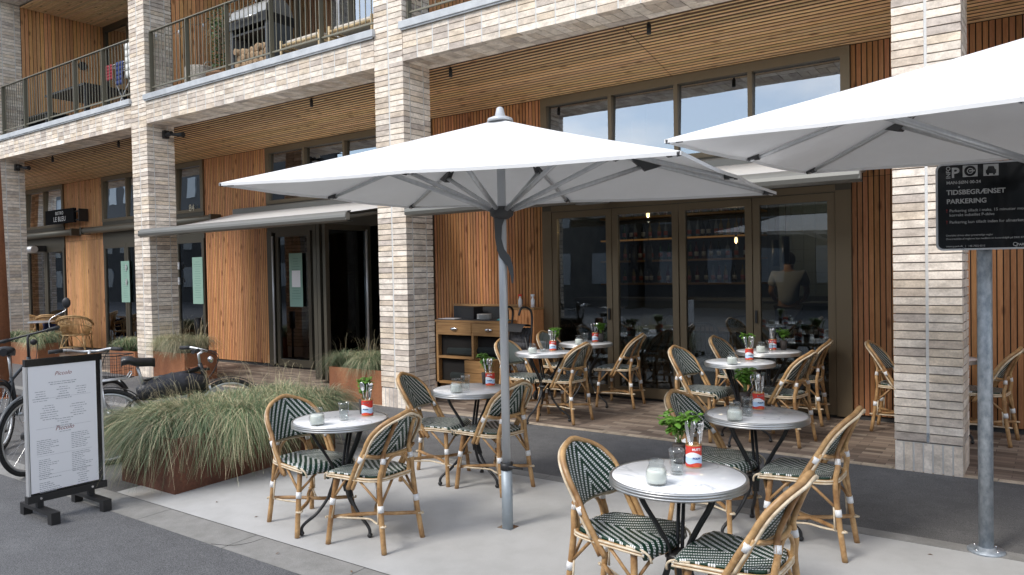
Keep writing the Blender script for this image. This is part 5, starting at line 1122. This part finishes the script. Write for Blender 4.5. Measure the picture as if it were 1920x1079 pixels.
for i, (x, z, lab) in enumerate(((-6.08, .13, 'folded dark blanket at the bottom of the right sideboard shelf'), (-6.08, .25, 'folded dark blanket second in the sideboard pile'), (-6.08, .37, 'folded dark blanket third in the sideboard pile'), (-6.08, .49, 'folded dark blanket topmost in the sideboard pile'), (-6.6, .47, 'dark bundle on the upper left sideboard shelf'), (-6.55, .13, 'dark bundle on the lower left sideboard shelf'))):
    b = MB(); b.box(-.25, .25, -.16, .16, 0, .105, jit=.012); o = b.build('folded_blanket', tox, loc=(x, 8.06, zg(7.9)+z)); tag(o, lab, 'blanket', 'dark textiles in the sideboard'); sm_ = o.modifiers.new('b', 'BEVEL'); sm_.width = .04; sm_.segments = 3
# slatted box with sprays, stroller, crate
r_ = thing('slatted_box', 'tall slatted timber box right of the sideboard', 'box', (-5.90, 8.08, zg(8.1))); b = MB()
for k in range(8): b.box(k*.05-.0, k*.05+.044, -.0, .02, .0, 1.085, 0, (1.1, 1.05, 1))
b.build('slats', clad, r_); b = MB(); b.box(0, .395, .021, .235, .0, 1.085, 0, (1, .95, .9)); b.build('body', clad, r_); b = MB(); b.box(-.01, .405, -.01, .238, 1.087, 1.11); b.build('lid', oak, r_)
for x, m_, lab in ((-5.80, redm, 'spray bottle with red head on the slatted box'), (-5.60, canw, 'spray bottle with white head on the slatted box')):
    r_ = thing('spray_bottle', lab, 'bottle', (x, 8.2, zg(8.1)+1.111), 0, 'spray bottles'); r_.scale = (.75, .75, .8); b = MB(); b.lathe([(0, 0), (.035, 0), (.036, .12), (.014, .16), (.012, .18), (0, .18)], 14); b.build('bottle', canw, r_); b = MB(); b.box(-.035, .03, -.012, .012, .181, .215); b.tube([(-.03, 0, .19), (-.04, 0, .15)], .004, 5); b.build('spray_head', m_, r_)
r_ = thing('stroller', 'folded black buggy leaning against the slatted box', 'stroller', (-5.52, 7.72, zg(7.7)), R(-10)); b = MB()
for s_ in (1, -1): b.tube(smooth([(s_*.22, -.05, .05), (s_*.20, .02, .55), (s_*.17, .10, 1.02), (s_*.15, .06, 1.13), (s_*.13, -.04, 1.14), (s_*.12, -.08, 1.05)], 4), .014, 8); b.tube([(s_*.22, .12, .08), (s_*.16, -.02, .8)], .012, 8)
b.tube([(-.22, -.05, .1), (.22, -.05, .1)], .01, 8); b.build('frame', blackm, r_)
b = MB()
for i in range(8):
    for j in range(6):
        f = lambda u, v: (-.16+u*.04, .03+.03*math.sin(v*1.1)+.05*(v/6)-.04*math.sin(u*.4), .35+v*.09)
        b.quad(f(i, j), f(i+1, j), f(i+1, j+1), f(i, j+1), sm=True)
o = b.build('seat_fabric', mat('grey_mesh', (.07, .07, .075), .8), r_); md = o.modifiers.new('t', 'SOLIDIFY'); md.thickness = .03
b = MB(); n = 8
for k in range(n):
    a0, a1 = R(20+k*14), R(20+(k+1)*14); b.quad((-.17, .02-.12*math.cos(a0), .80+.14*math.sin(a0)), (.17, .02-.12*math.cos(a0), .80+.14*math.sin(a0)), (.17, .02-.12*math.cos(a1), .80+.14*math.sin(a1)), (-.17, .02-.12*math.cos(a1), .80+.14*math.sin(a1)), sm=True)
b.build('hood', mat('hood_dark', (.03, .03, .032), .8), r_)
for s_ in (1, -1):
    for yy in (-.05, .12): b = MB(); b.tube([(s_*.22-.02, yy, .06), (s_*.22+.02, yy, .06)], .06, 14); b.build('wheel', tyre, r_)
r_ = thing('wooden_crate', 'small wooden crate on the paving before the sideboard', 'crate', (-5.98, 7.60, zg(7.65))); b = MB()
for k in range(3): z = .02+k*.155; b.box(-.17, .17, -.15, -.135, z, z+.148); b.box(-.17, .17, .135, .15, z, z+.148); b.box(-.17, -.155, -.135, .135, z, z+.148); b.box(.155, .17, -.135, .135, z, z+.148)
b.box(-.155, .155, -.135, .135, .0, .02); b.build('boards', oak, r_)
# grey parasol-like bin in the doorway, black stand by the planter
r_ = thing('waste_bin', 'tall dark bin standing inside the open entrance', 'bin', (-9.72, 8.75, .07)); b = MB(); b.lathe([(0, 0), (.10, 0), (.15, .78), (.17, .80), (.17, .83), (.14, .83), (.13, .8)], 24); b.build('body', mat('bin_grey', (.10, .12, .13), .5), r_); b = MB(); b.lathe([(.122, .28), (.128, .28), (.13, .3), (.12, .3)], 24); b.build('band', alu, r_)
r_ = thing('patio_stand', 'black cylindrical stand behind the pale grass planter', 'stand', (-11.90, 7.36, zg(7.36))); b = MB(); b.tube([(0, 0, 0), (0, 0, .62)], .022, 10); b.tube([(0, 0, .60), (0, 0, .92)], .055, 16); b.build('body', blackp, r_); b = MB(); b.lathe([(0, 0), (.2, 0), (.2, .03), (.03, .05)], 20); b.build('foot', blackp, r_)
# curtain in the entrance
r_ = thing('door_curtain', 'long grey curtain hanging inside the open entrance', 'curtain', (0, 0, 0)); b = MB(); xx = -10.35
while xx < -9.42: y_a = 8.75+.045*math.sin(xx*42); y_b = 8.75+.045*math.sin((xx+.012)*42); b.quad((xx, y_a, .1), (xx+.012, y_b, .1), (xx+.012, y_b, 2.6), (xx, y_a, 2.6), sm=True); xx += .012
b.build('cloth', curtain_m, r_); b = MB(); b.tube([(-10.4, 8.75, 2.62), (-9.35, 8.75, 2.62)], .015, 8); b.build('rod', blackm, r_)

# ================================================================== BALCONY ITEMS
ZF = ZT+.06
r_ = thing('outdoor_table', 'black dining table on the left balcony', 'table', (-15.5, 7.35, ZF)); b = MB(); b.box(-.8, .8, -.42, .42, .70, .74); b.build('tabletop', blackm, r_)
for sx_ in (1, -1):
    for sy_ in (1, -1): b = MB(); b.box(sx_*.74-.035, sx_*.74+.035, sy_*.36-.035, sy_*.36+.035, 0, .70); b.build('leg', blackm, r_)
r_ = thing('outdoor_bench', 'low black slatted bench on the left balcony', 'bench', (-17.0, 7.2, ZF)); b = MB()
for k in range(5): b.box(-.6, .6, -.2+k*.085, -.2+k*.085+.07, .42, .45)
b.build('seat', blackm, r_)
for sx_ in (1, -1): b = MB(); b.box(sx_*.5-.03, sx_*.5+.03, -.18, .18, 0, .42); b.build('leg', blackm, r_)
dr = thing('drying_rack', 'white wire drying rack on the left balcony', 'drying rack', (-14.1, 7.5, ZF)); b = MB()
for k in range(7): b.tube([(-.4, -.24+k*.08, 1.05), (.4, -.24+k*.08, 1.05)], .004, 5)
b.tube([(-.4, -.24, 1.05), (.4, -.24, 1.05), (.4, .24, 1.05), (-.4, .24, 1.05)], .007, 6, closed=True); b.build('wires', canw, dr)
for sx_ in (1, -1): b = MB(); b.tube([(sx_*.35, -.24, 1.05), (sx_*.35, .24, 0)], .008, 6); b.tube([(sx_*.35, .24, 1.05), (sx_*.35, -.24, 0)], .008, 6); b.build('leg', canw, dr)
for i, (x, m_, h, lab) in enumerate(((-14.42, mat('red_cloth', (.30, .03, .045), .9), .28, 'red garment on the drying rack'), (-14.05, mat('blue_cloth', (.03, .05, .17), .9), .42, 'dark blue garment on the drying rack'), (-13.72, canvas_w, .62, 'large white cloth hanging on the left balcony beside the pier'))):
    b = MB()
    for u in range(8):
        for v in range(5):
            f = lambda p, q: (x-.14+p*.035, 7.26+.012*math.sin(p*1.9+q*.6), ZF+1.07+(.28 if i == 2 else 0)-q*h/5)
            b.quad(f(u, v), f(u+1, v), f(u+1, v+1), f(u, v+1), sm=True)
    o = b.build('garment', m_); md = o.modifiers.new('t', 'SOLIDIFY'); md.thickness = .012; tag(o, lab, 'laundry')
wick = mat('wicker', rough=.8, noise_=[(35, (1, 1, 3), (.20, .17, .14), (.58, .53, .46), .35, .65)], bump=(60, .6))
r_ = thing('wicker_basket', 'round whitish wicker basket on the middle balcony', 'basket', (-11.15, 7.05, ZF)); b = MB(); b.lathe([(0, 0), (.2, 0), (.235, .15), (.23, .40), (.22, .42), (.2, .40), (.2, .05)], 28); b.build('body', wick, r_); b = MB()
for s_ in (1, -1): b.tube(smooth([(s_*.22, -.07, .38), (s_*.25, -.05, .46), (s_*.25, .05, .46), (s_*.22, .07, .38)], 4), .009, 6)
b.build('handle', wick, r_)
terra = mat('terracotta', (.42, .24, .14), .8, bump=(20, .1))
def bushy(x, y, z, lab, pr, ph, h, rad, nl, seed, climb=False, potm_=None):
    rnd = random.Random(seed); r_ = thing('potted_plant', lab, 'plant', (x, y, z)); b = MB(); b.lathe([(0, 0), (pr*.75, 0), (pr, ph), (pr*1.06, ph), (pr*1.06, ph-.03), (pr*.9, ph-.02), (0, ph-.03)], 24); b.build('pot', potm_ or terra, r_)
    b = MB(); lf = MB()
    for k in range(7): a = rnd.uniform(0, 6.28); b.tube(smooth([(0, 0, ph-.02), (rad*.3*math.cos(a), rad*.3*math.sin(a), ph+h*.5), (rad*rnd.uniform(.3, .9)*math.cos(a), rad*rnd.uniform(.3, .9)*math.sin(a), ph+h*rnd.uniform(.7, 1))], 4), .006, 5)
    b.build('stem', mat('bark', (.16, .11, .07), .9), r_)
    for k in range(nl):
        a, rr_ = rnd.uniform(0, 6.28), rad*rnd.random()**.5; zz = ph+h*rnd.uniform(.1 if climb else .4, 1.05); p = Vector((rr_*math.cos(a), rr_*math.sin(a), zz)); ln_ = rnd.uniform(.03, .06); d_ = Vector((rnd.uniform(-1, 1), rnd.uniform(-1, 1), rnd.uniform(-.6, .6))).normalized(); sd_ = d_.orthogonal().normalized()*ln_*.3; g_ = rnd.uniform(.5, 1.3)
        lf.quad(p, p+d_*ln_*.5+sd_, p+d_*ln_, p+d_*ln_*.5-sd_, colr=(.07*g_, .14*g_, .05*g_))
    lf.build('foliage', leafm, r_)
bushy(-10.68, 7.1, ZF, 'leafy climbing plant in a pale pot beside the grill', .2, .26, .95, .13, 420, 51, True)
bushy(-6.85, 7.0, ZF+.12, 'small leafy olive bush in a large clay pot beside the middle pier', .21, .5, .7, .3, 380, 52)
r_ = thing('dry_shrub', 'bare twiggy shrub at the top of the middle balcony', 'shrub', (-11.0, 7.5, ZF)); b = MB(); rnd = random.Random(8); b.tube([(0, 0, 0), (.02, 0, 1.0)], [.03, .02], 8); b.build('trunk', mat('bark', (.16, .11, .07), .9), r_); b = MB()
for k in range(110):
    a = rnd.uniform(0, 6.28); q = Vector((.02, 0, rnd.uniform(.8, 1.2))); pts = [q]
    for j in range(4): q = q+Vector((math.cos(a)*.12+rnd.uniform(-.05, .05), math.sin(a)*.10+rnd.uniform(-.05, .05), rnd.uniform(-.02, .14)-(.05*j))); pts.append(q); a += rnd.uniform(-.5, .5)
    b.tube(pts, [.005, .004, .003, .0025, .002], 4)
b.build('twigs', mat('twig', (.30, .24, .15), .9), r_); b = MB(); b.lathe([(0, 0), (.15, 0), (.19, .3), (.2, .3), (.19, .27), (0, .27)], 20); b.build('pot', terra, r_)
r_ = thing('grill', 'gas grill with steel hood and firewood below on the middle balcony', 'grill', (-9.70, 7.15, ZF)); b = MB(); b.box(-.45, .45, -.25, .25, .76, .90); b.build('firebox', blackm, r_)
b = MB(); n = 10
for k in range(n):
    a0, a1 = R(180*k/n), R(180*(k+1)/n); b.quad((-.44, -.24*math.cos(a0), .90+.24*math.sin(a0)), (-.44, -.24*math.cos(a1), .90+.24*math.sin(a1)), (.44, -.24*math.cos(a1), .90+.24*math.sin(a1)), (.44, -.24*math.cos(a0), .90+.24*math.sin(a0)), sm=True)
b.poly([(-.44, -.24*math.cos(R(18*k)), .90+.24*math.sin(R(18*k))) for k in range(11)]); b.poly([(.44, -.24*math.cos(R(18*k)), .90+.24*math.sin(R(18*k))) for k in reversed(range(11))]); b.build('hood', mat('grill_steel', (.38, .38, .37), .4, metal=.6), r_)
b = MB(); b.tube([(-.35, -.30, .86), (.35, -.30, .86)], .014, 8); b.build('handle', steel, r_)
for sx_ in (1, -1): b = MB(); b.box(sx_*.42-.03, sx_*.42+.03, -.22, .22, 0, .76); b.build('leg', mat('grill_leg', (.09, .10, .11), .5), r_)
b = MB(); b.box(-.39, .39, -.22, .22, .66, .69); b.build('shelf', blackm, r_)
logm = mat('log_end', rough=.9, noise_=[(12, ONE, (.22, .13, .07), (.58, .42, .26), .35, .65)])
for i in range(5):
    for j in range(7):
        x = -9.70-.33+j*.11+(.05 if i % 2 else 0); o = MB(); o.tube([(0, -.2, 0), (0, .2, 0)], random.uniform(.042, .055), 7); q = o.build('firewood_log', logm, loc=(x+random.uniform(-.02, .02), 7.15+random.uniform(-.04, .04), ZF+.06+i*.093+random.uniform(-.012, .012))); tag(q, 'split firewood log stacked under the grill', 'log', 'firewood under the grill')
bam2 = mat('pale_bamboo', rough=.5, noise_=[(10, ONE, (.45, .32, .16), (.68, .52, .30), .3, .7)])
for x, lab in ((-9.0+.55, 'pale bamboo lounge seat on the middle balcony, left'), (-7.45, 'pale bamboo lounge seat on the middle balcony, beside the clay pot')):
    r_ = thing('bamboo_seat', lab, 'seat', (x, 7.15, ZF), 0, 'bamboo lounge seats'); b = MB()
    for z in (.10, .24, .29): b.tube([(-.4, -.3, z), (.4, -.3, z), (.4, .3, z), (-.4, .3, z)], .018, 8, closed=True)
    b.build('frame', bam2, r_)
    for sx_ in (1, -1):
        for sy_ in (1, -1): b = MB(); b.tube([(sx_*.4, sy_*.3, 0), (sx_*.4, sy_*.3, .36)], .02, 8); b.build('leg', bam2, r_)
    b = MB(); b.box(-.37, .37, -.27, .27, .29, .37); b.build('cushion', mat('cushion', (.62, .56, .48), .9), r_, bevel=.04)
r_ = thing('closed_parasol', 'slim closed dark parasol on the middle balcony', 'parasol', (-7.95, 7.1, ZF)); b = MB(); b.tube([(0, 0, 0), (0, 0, 1.0)], .022, 8); b.build('pole', canw, r_); b = MB(); b.tube([(0, 0, .95), (0, 0, 1.3), (0, 0, 2.2)], [.03, .075, .03], 10); b.build('canopy', mat('dark_green_cloth', (.03, .05, .05), .8), r_); b = MB(); b.lathe([(0, 0), (.2, 0), (.2, .05), (.03, .08)], 20); b.build('foot', blackm, r_)
sl = thing('string_lights', 'string of clear bulbs along the middle balcony railing', 'string lights', (0, 0, 0)); b = MB(); P = []; bx = []
for k in range(25): x = -11.9+k*.22; P.append((x, 6.76, 5.56-.10*abs(math.sin(k*.8))))
b.tube(P, .004, 5); b.build('cable', blackm, sl)
for k in range(0, 25, 3): b = MB(); p = P[k]; b.ball((p[0], p[1], p[2]-.075), .033, 12); bo = b.build('bulb', clear, sl); b = MB(); b.tube([(p[0], p[1], p[2]), (p[0], p[1], p[2]-.045)], .013, 8); b.build('socket', canw, bo)

# ================================================================== RESTAURANT INTERIOR
counter_m = mat('counter_grey', (.16, .17, .17), .6); glow = mat('warm_strip', (.6, .3, .1), .5, emit=((1, .45, .12), .12))
r_ = thing('bar_shelf', 'tall back bar shelf with bottles behind the glass doors', 'shelf', (-7.3, 13.05, .07)); b = MB()
for z in (1.25, 1.68, 2.08, 2.5): b.box(0, 3.1, 0, .4, z, z+.035)
b.build('board', oak, r_); b = MB(); b.box(-.0, 3.1, .401, .43, .0, 3.0); b.build('back_panel', room_w, r_)
b = MB(); b.box(.02, 3.08, -.01, -.002, 2.083, 2.112); b.build('light_strip', glow, r_)
bcols = [(.03, .08, .03), (.10, .04, .015), (.22, .24, .25), (.12, .01, .01), (.25, .18, .06), (.02, .02, .02)]
bproto = []
for k, c_ in enumerate(bcols):
    b = MB(); b.lathe([(0, 0), (.035, 0), (.037, .01), (.037, .17), (.028, .21), (.012, .24), (.012, .29), (.015, .292), (.015, .305), (0, .305)], 12); q = MB()
    bproto.append((b, mat('bottle_%d' % k, c_, .12), mat('blabel_%d' % k, (.5, .48, .42) if k % 2 else (.4, .1, .06), .6)))
labs = ['dark green bottle', 'brown bottle', 'clear bottle', 'red bottle', 'amber bottle', 'black bottle']; made = {}
for z in (1.285, 1.715, 2.115, 2.535):
    x = -7.2
    while x < -4.3:
        k = random.randrange(6)
        if k not in made:
            r_ = thing('bottle', '', 'bottle'); bproto[k][0].build('body', bproto[k][1], r_); q = MB(); q.lathe([(.0376, .05), (.0378, .05), (.0378, .13), (.0376, .13)], 12); q.build('paper_label', bproto[k][2], r_); made[k] = r_; o = r_
        else: o = copy_tree(made[k])
        o.location = (x, 13.2, z+.07); o['label'] = labs[k]+' on the %s shelf of the back bar' % {1.285: 'lowest', 1.715: 'second', 2.115: 'third', 2.535: 'top'}[z]; o['category'] = 'bottle'; o['group'] = 'bottles on the back bar'
        x += random.uniform(.085, .19)
r_ = thing('bar_counter', 'dark bar counter inside the restaurant', 'counter', (-7.0, 11.6, .07)); b = MB(); b.box(0, 3.6, 0, .6, 0, 1.02); b.build('front', counter_m, r_); b = MB(); b.box(-.03, 3.65, -.04, .64, 1.021, 1.06); b.build('worktop', mat('worktop', (.25, .25, .24), .3), r_)
r_ = thing('bar_counter', 'low kitchen counter at the right of the restaurant', 'counter', (-3.2, 11.9, .07)); b = MB(); b.box(0, 3.0, 0, .6, 0, .95); b.build('front', counter_m, r_); b = MB(); b.box(-.03, 3.05, -.04, .64, .951, .99); b.build('worktop', mat('worktop', (.25, .25, .24), .3), r_)
tilem = mat('tiles', (.22, .26, .25), .3); b = MB(); 
for i in range(22):
    for j in range(9): b.box(-4.0+i*.2+.003, -4.0+(i+1)*.2-.003, 13.46, 13.49, 1.1+j*.2+.003, 1.1+(j+1)*.2-.003)
b.build('wall_tiles', tilem, bld)
for x, y, z0, lab in ((-3.20, 10.6, 1.62, 'black tube pendant left of the pair behind the last glass door'), (-3.05, 10.55, 1.66, 'black tube pendant right of the pair behind the last glass door'), (-5.35, 10.6, 1.62, 'black tube pendant left of the pair behind the second glass door'), (-5.15, 10.7, 1.62, 'black tube pendant right of the pair behind the second glass door')):
    r_ = thing('tube_pendant', lab, 'pendant lamp', (x, y, 0), 0, 'black tube pendants'); b = MB(); b.tube([(0, 0, z0), (0, 0, z0+.36)], .05, 14); b.build('shade', blackp, r_); b = MB(); b.tube([(0, 0, z0+.36), (0, 0, 3.9)], .004, 5); b.build('cord', blackm, r_)
for x, y, z0, lab in ((-4.62, 9.6, 2.36, 'glowing bare bulb behind the second glass door'), (-3.75, 10.6, 2.0, 'small glowing bulb behind the third glass door')):
    r_ = thing('bulb_pendant', lab, 'pendant lamp', (x, y, 0), 0, 'glowing bulb pendants'); b = MB(); b.ball((0, 0, z0), .03, 10, sc=(.8, .8, 1.5)); b.build('bulb', mat('bulb_glow', (1, .7, .4), .5, emit=((1, .62, .28), 5)), r_); b = MB(); b.tube([(0, 0, z0+.04), (0, 0, z0+.10)], .018, 8); b.tube([(0, 0, z0+.1), (0, 0, 3.9)], .004, 5); b.build('cord', blackm, r_)
for x, y, z0 in ((-4.62, 9.6, 2.30), (-3.75, 10.6, 1.94), (-5.9, 11.9, 2.9), (-3.0, 12.3, 2.9)):  # lower ones sit at the bulbs; higher ones are added fill without a fixture
    ld = bpy.data.lights.new('bulb_and_fill_light', 'POINT'); ld.energy = 5.5; ld.color = (1, .72, .45) if z0 < 2.5 else (1, .86, .7); ld.shadow_soft_size = .012; lo = bpy.data.objects.new('bulb_and_fill_light', ld); lo.location = (x, y, z0-.04); col.objects.link(lo)
tb = thing('dining_table', '', 'table'); b = MB(); b.box(-.38, .38, -.35, .35, .72, .75); b.build('tabletop', mat('dark_wood', (.09, .055, .035), .4), tb); b = MB(); b.tube([(0, 0, .02), (0, 0, .72)], .03, 8); b.lathe([(0, 0), (.22, 0), (.22, .02), (.03, .04)], 16); b.build('pedestal', blackm, tb)
dc = thing('dark_chair', '', 'chair'); b = MB(); b.box(-.2, .2, -.2, .2, .44, .47); b.build('seat', blackm, dc); b = MB(); b.tube(smooth([(-.18, -.19, .46), (-.21, -.2, .75), (-.22, -.12, .86), (-.22, 0, .88), (-.22, .12, .86), (-.21, .2, .75), (-.18, .19, .46)], 4), .013, 8)
for k in range(6): y_ = -.14+k*.056; b.tube([(-.19, y_, .47), (-.22, y_, .85)], .006, 5)
b.build('backrest', mat('chair_dark', (.03, .04, .045), .4), dc)
for sx_ in (1, -1):
    for sy_ in (1, -1): b = MB(); b.tube([(sx_*.17, sy_*.17, .44), (sx_*.2, sy_*.2, 0)], .012, 8); b.build('leg', blackm, dc)
WIN = ['behind the first glass door', 'behind the second glass door', 'behind the third glass door', 'behind the last glass door']
for i, x in enumerate((-5.6, -4.6, -3.6, -2.4)):
    place(tb, i > 0, x, 9.55, .07, 0, 'dark dining table inside '+WIN[i], 'indoor dining tables')
n = 0
for i, x in enumerate((-5.6, -4.6, -3.6, -2.4)):
    for s_ in (1, -1):
        place(dc, n > 0, x+.05, 9.55+s_*.5, .07, R(90*s_*-1), 'dark spindle chair inside, %s side of the table %s' % ('far' if s_ > 0 else 'near', WIN[i]), 'indoor dining chairs'); n += 1
# cook behind the last door
skin = mat('skin', (.42, .25, .17), .55); hairm = mat('hair', (.03, .02, .015), .7); shirt = mat('shirt', (.40, .42, .44), .85); trous = mat('trousers', (.03, .03, .035), .8)
def skinned(name, verts, edges, radii, m_, par, sub=2, root=0):
    me = bpy.data.meshes.new(name); me.from_pydata(verts, edges, []); o = bpy.data.objects.new(name, me); col.objects.link(o)
    sk = o.modifiers.new('skin', 'SKIN'); l = me.skin_vertices[0].data if me.skin_vertices else None
    if l is None: me.skin_vertices_add() if hasattr(me, 'skin_vertices_add') else None
    for i, r_ in enumerate(radii): me.skin_vertices[0].data[i].radius = (r_ if isinstance(r_, tuple) else (r_, r_)); me.skin_vertices[0].data[i].use_root = (i == root)
    ss = o.modifiers.new('s', 'SUBSURF'); ss.levels = ss.render_levels = sub
    dg = bpy.context.evaluated_depsgraph_get(); nm = bpy.data.meshes.new_from_object(o.evaluated_get(dg)); bpy.data.objects.remove(o); nm.materials.clear(); nm.materials.append(m_)
    for p in nm.polygons: p.use_smooth = True
    q = bpy.data.objects.new(name, nm); col.objects.link(q); q.parent = par; return q
pr_ = thing('person', 'person in a pale T-shirt working behind the last glass door, seen from behind', 'person', (-3.22, 11.25, .07), R(12))
V = [(0, 0, .95), (0, .0, 1.15), (0, .02, 1.38), (0, .03, 1.48), (0, .07, 1.56), (0, .10, 1.65), (.19, .02, 1.43), (.25, .05, 1.18), (.20, .26, 1.05), (.17, .34, 1.04), (-.19, .02, 1.43), (-.25, .05, 1.18), (-.20, .26, 1.05), (-.17, .34, 1.04), (.10, 0, .88), (.11, .01, .48), (.11, 0, .08), (.12, .14, .03), (-.10, 0, .88), (-.11, .01, .48), (-.11, 0, .08), (-.12, .14, .03)]
E_ = [(0, 1), (1, 2), (2, 3), (3, 4), (4, 5), (2, 6), (6, 7), (7, 8), (8, 9), (2, 10), (10, 11), (11, 12), (12, 13), (0, 14), (14, 15), (15, 16), (16, 17), (0, 18), (18, 19), (19, 20), (20, 21)]
RR = [.13, .12, .13, .055, .075, .085, .055, .042, .032, .035, .055, .042, .032, .035, .085, .06, .045, .04, .085, .06, .045, .04]
try:
    skinned('body', V, E_, RR, skin, pr_)
    skinned('shirt', [V[0], V[1], V[2], (0, .03, 1.46), V[6], (.235, .04, 1.25), V[10], (-.235, .04, 1.25)], [(0, 1), (1, 2), (2, 3), (2, 4), (4, 5), (2, 6), (6, 7)], [.165, .150, .158, .08, .078, .075, .078, .075], shirt, pr_)
    skinned('trousers', [(0, 0, .95), V[14], V[15], (.11, 0, .12), V[18], V[19], (-.11, 0, .12)], [(0, 1), (1, 2), (2, 3), (0, 4), (4, 5), (5, 6)], [.15, .105, .08, .06, .105, .08, .06], trous, pr_)
except Exception as ex:
    print('skin failed', ex)
b = MB(); b.ball((0, .085, 1.645), .105, 16, sc=(.90, 1.05, 1.12)); b.build('hair', hairm, pr_)
for s_ in (1, -1):
    for k in range(5):
        b = MB(); o_ = (k-2)*.014; q = Vector((s_*.17+o_, .37, 1.03)); ln_ = [.055, .075, .08, .072, .055][k]; b.tube([q+Vector((0, -.02, 0)), q+Vector((0, ln_*.5, .004)), q+Vector((0, ln_*.85, -.02))], [.009, .008, .006], 6); b.build('finger', skin, pr_)

# ================================================================== STREET BEHIND THE CAMERA (seen in the glass)
housem = mat('opp_render', (.07, .072, .075), .9); roofm = mat('opp_roof', (.02, .025, .035), .7)
def house(x0, x1, y0, y1, h, hr, lab):
    r_ = thing('opposite_house', lab, 'house', (0, 0, 0), 0, 'houses across the road'); b = MB(); b.box(x0, x1, y1, y0, -.3, h); b.build('wall', housem, r_)
    b = MB(); xm = (x0+x1)/2; b.poly([(x0-.3, y0+.3, h), (x1+.3, y0+.3, h), (xm, y0+.3, hr)]); b.poly([(x1+.3, y1-.3, h), (x0-.3, y1-.3, h), (xm, y1-.3, hr)]); b.quad((x0-.3, y0+.3, h), (xm, y0+.3, hr), (xm, y1-.3, hr), (x0-.3, y1-.3, h)); b.quad((x1+.3, y0+.3, h), (x1+.3, y1-.3, h), (xm, y1-.3, hr), (xm, y0+.3, hr)); b.build('roof', roofm, r_)
    k = x0+.8
    while k < x1-1.4:
        for z in ((1.0, 3.6) if h < 7 else (1.0, 3.6, 6.2, 8.8)):
            b = MB(); b.box(k, k+1.0, y0, y0+.05, z, z+1.4); b.build('window', mat('opp_window', (.25, .28, .31), .2), r_)
        k += 2.2
for k in range(13):
    xx = -92+k*9.6
    tall = 7.5 if xx < -45 else 0
    house(xx, xx+9.2, -13-(k % 3)*.7, -22, 4.6+(k*37 % 5)*.25+tall, 6.3+(k*53 % 7)*.3+tall, 'dark gabled house number %d from the left in the row across the road' % (k+1))

# small litter on the slab
litm = mat('dry_leaf', (.20, .12, .07), .9)
for i, (x, y) in enumerate(((-1.17, 4.02), (-4.6, 3.25), (-3.3, 2.95), (-2.2, 3.3), (-5.15, 3.3), (-.62, 4.85), (-3.9, 2.9), (-4.9, 3.6))):
    b = MB(); a = i*1.3; b.poly([(-.016*math.cos(a), -.016*math.sin(a), .001), (.006*math.sin(a), -.006*math.cos(a), .006), (.016*math.cos(a), .016*math.sin(a), .002), (-.006*math.sin(a), .006*math.cos(a), .005)])
    o = b.build('dry_leaf', litm, loc=(x, y, zg(y)+.006)); tag(o, 'tiny dry leaf lying on the pale concrete', 'leaf', 'dry leaves on the concrete')
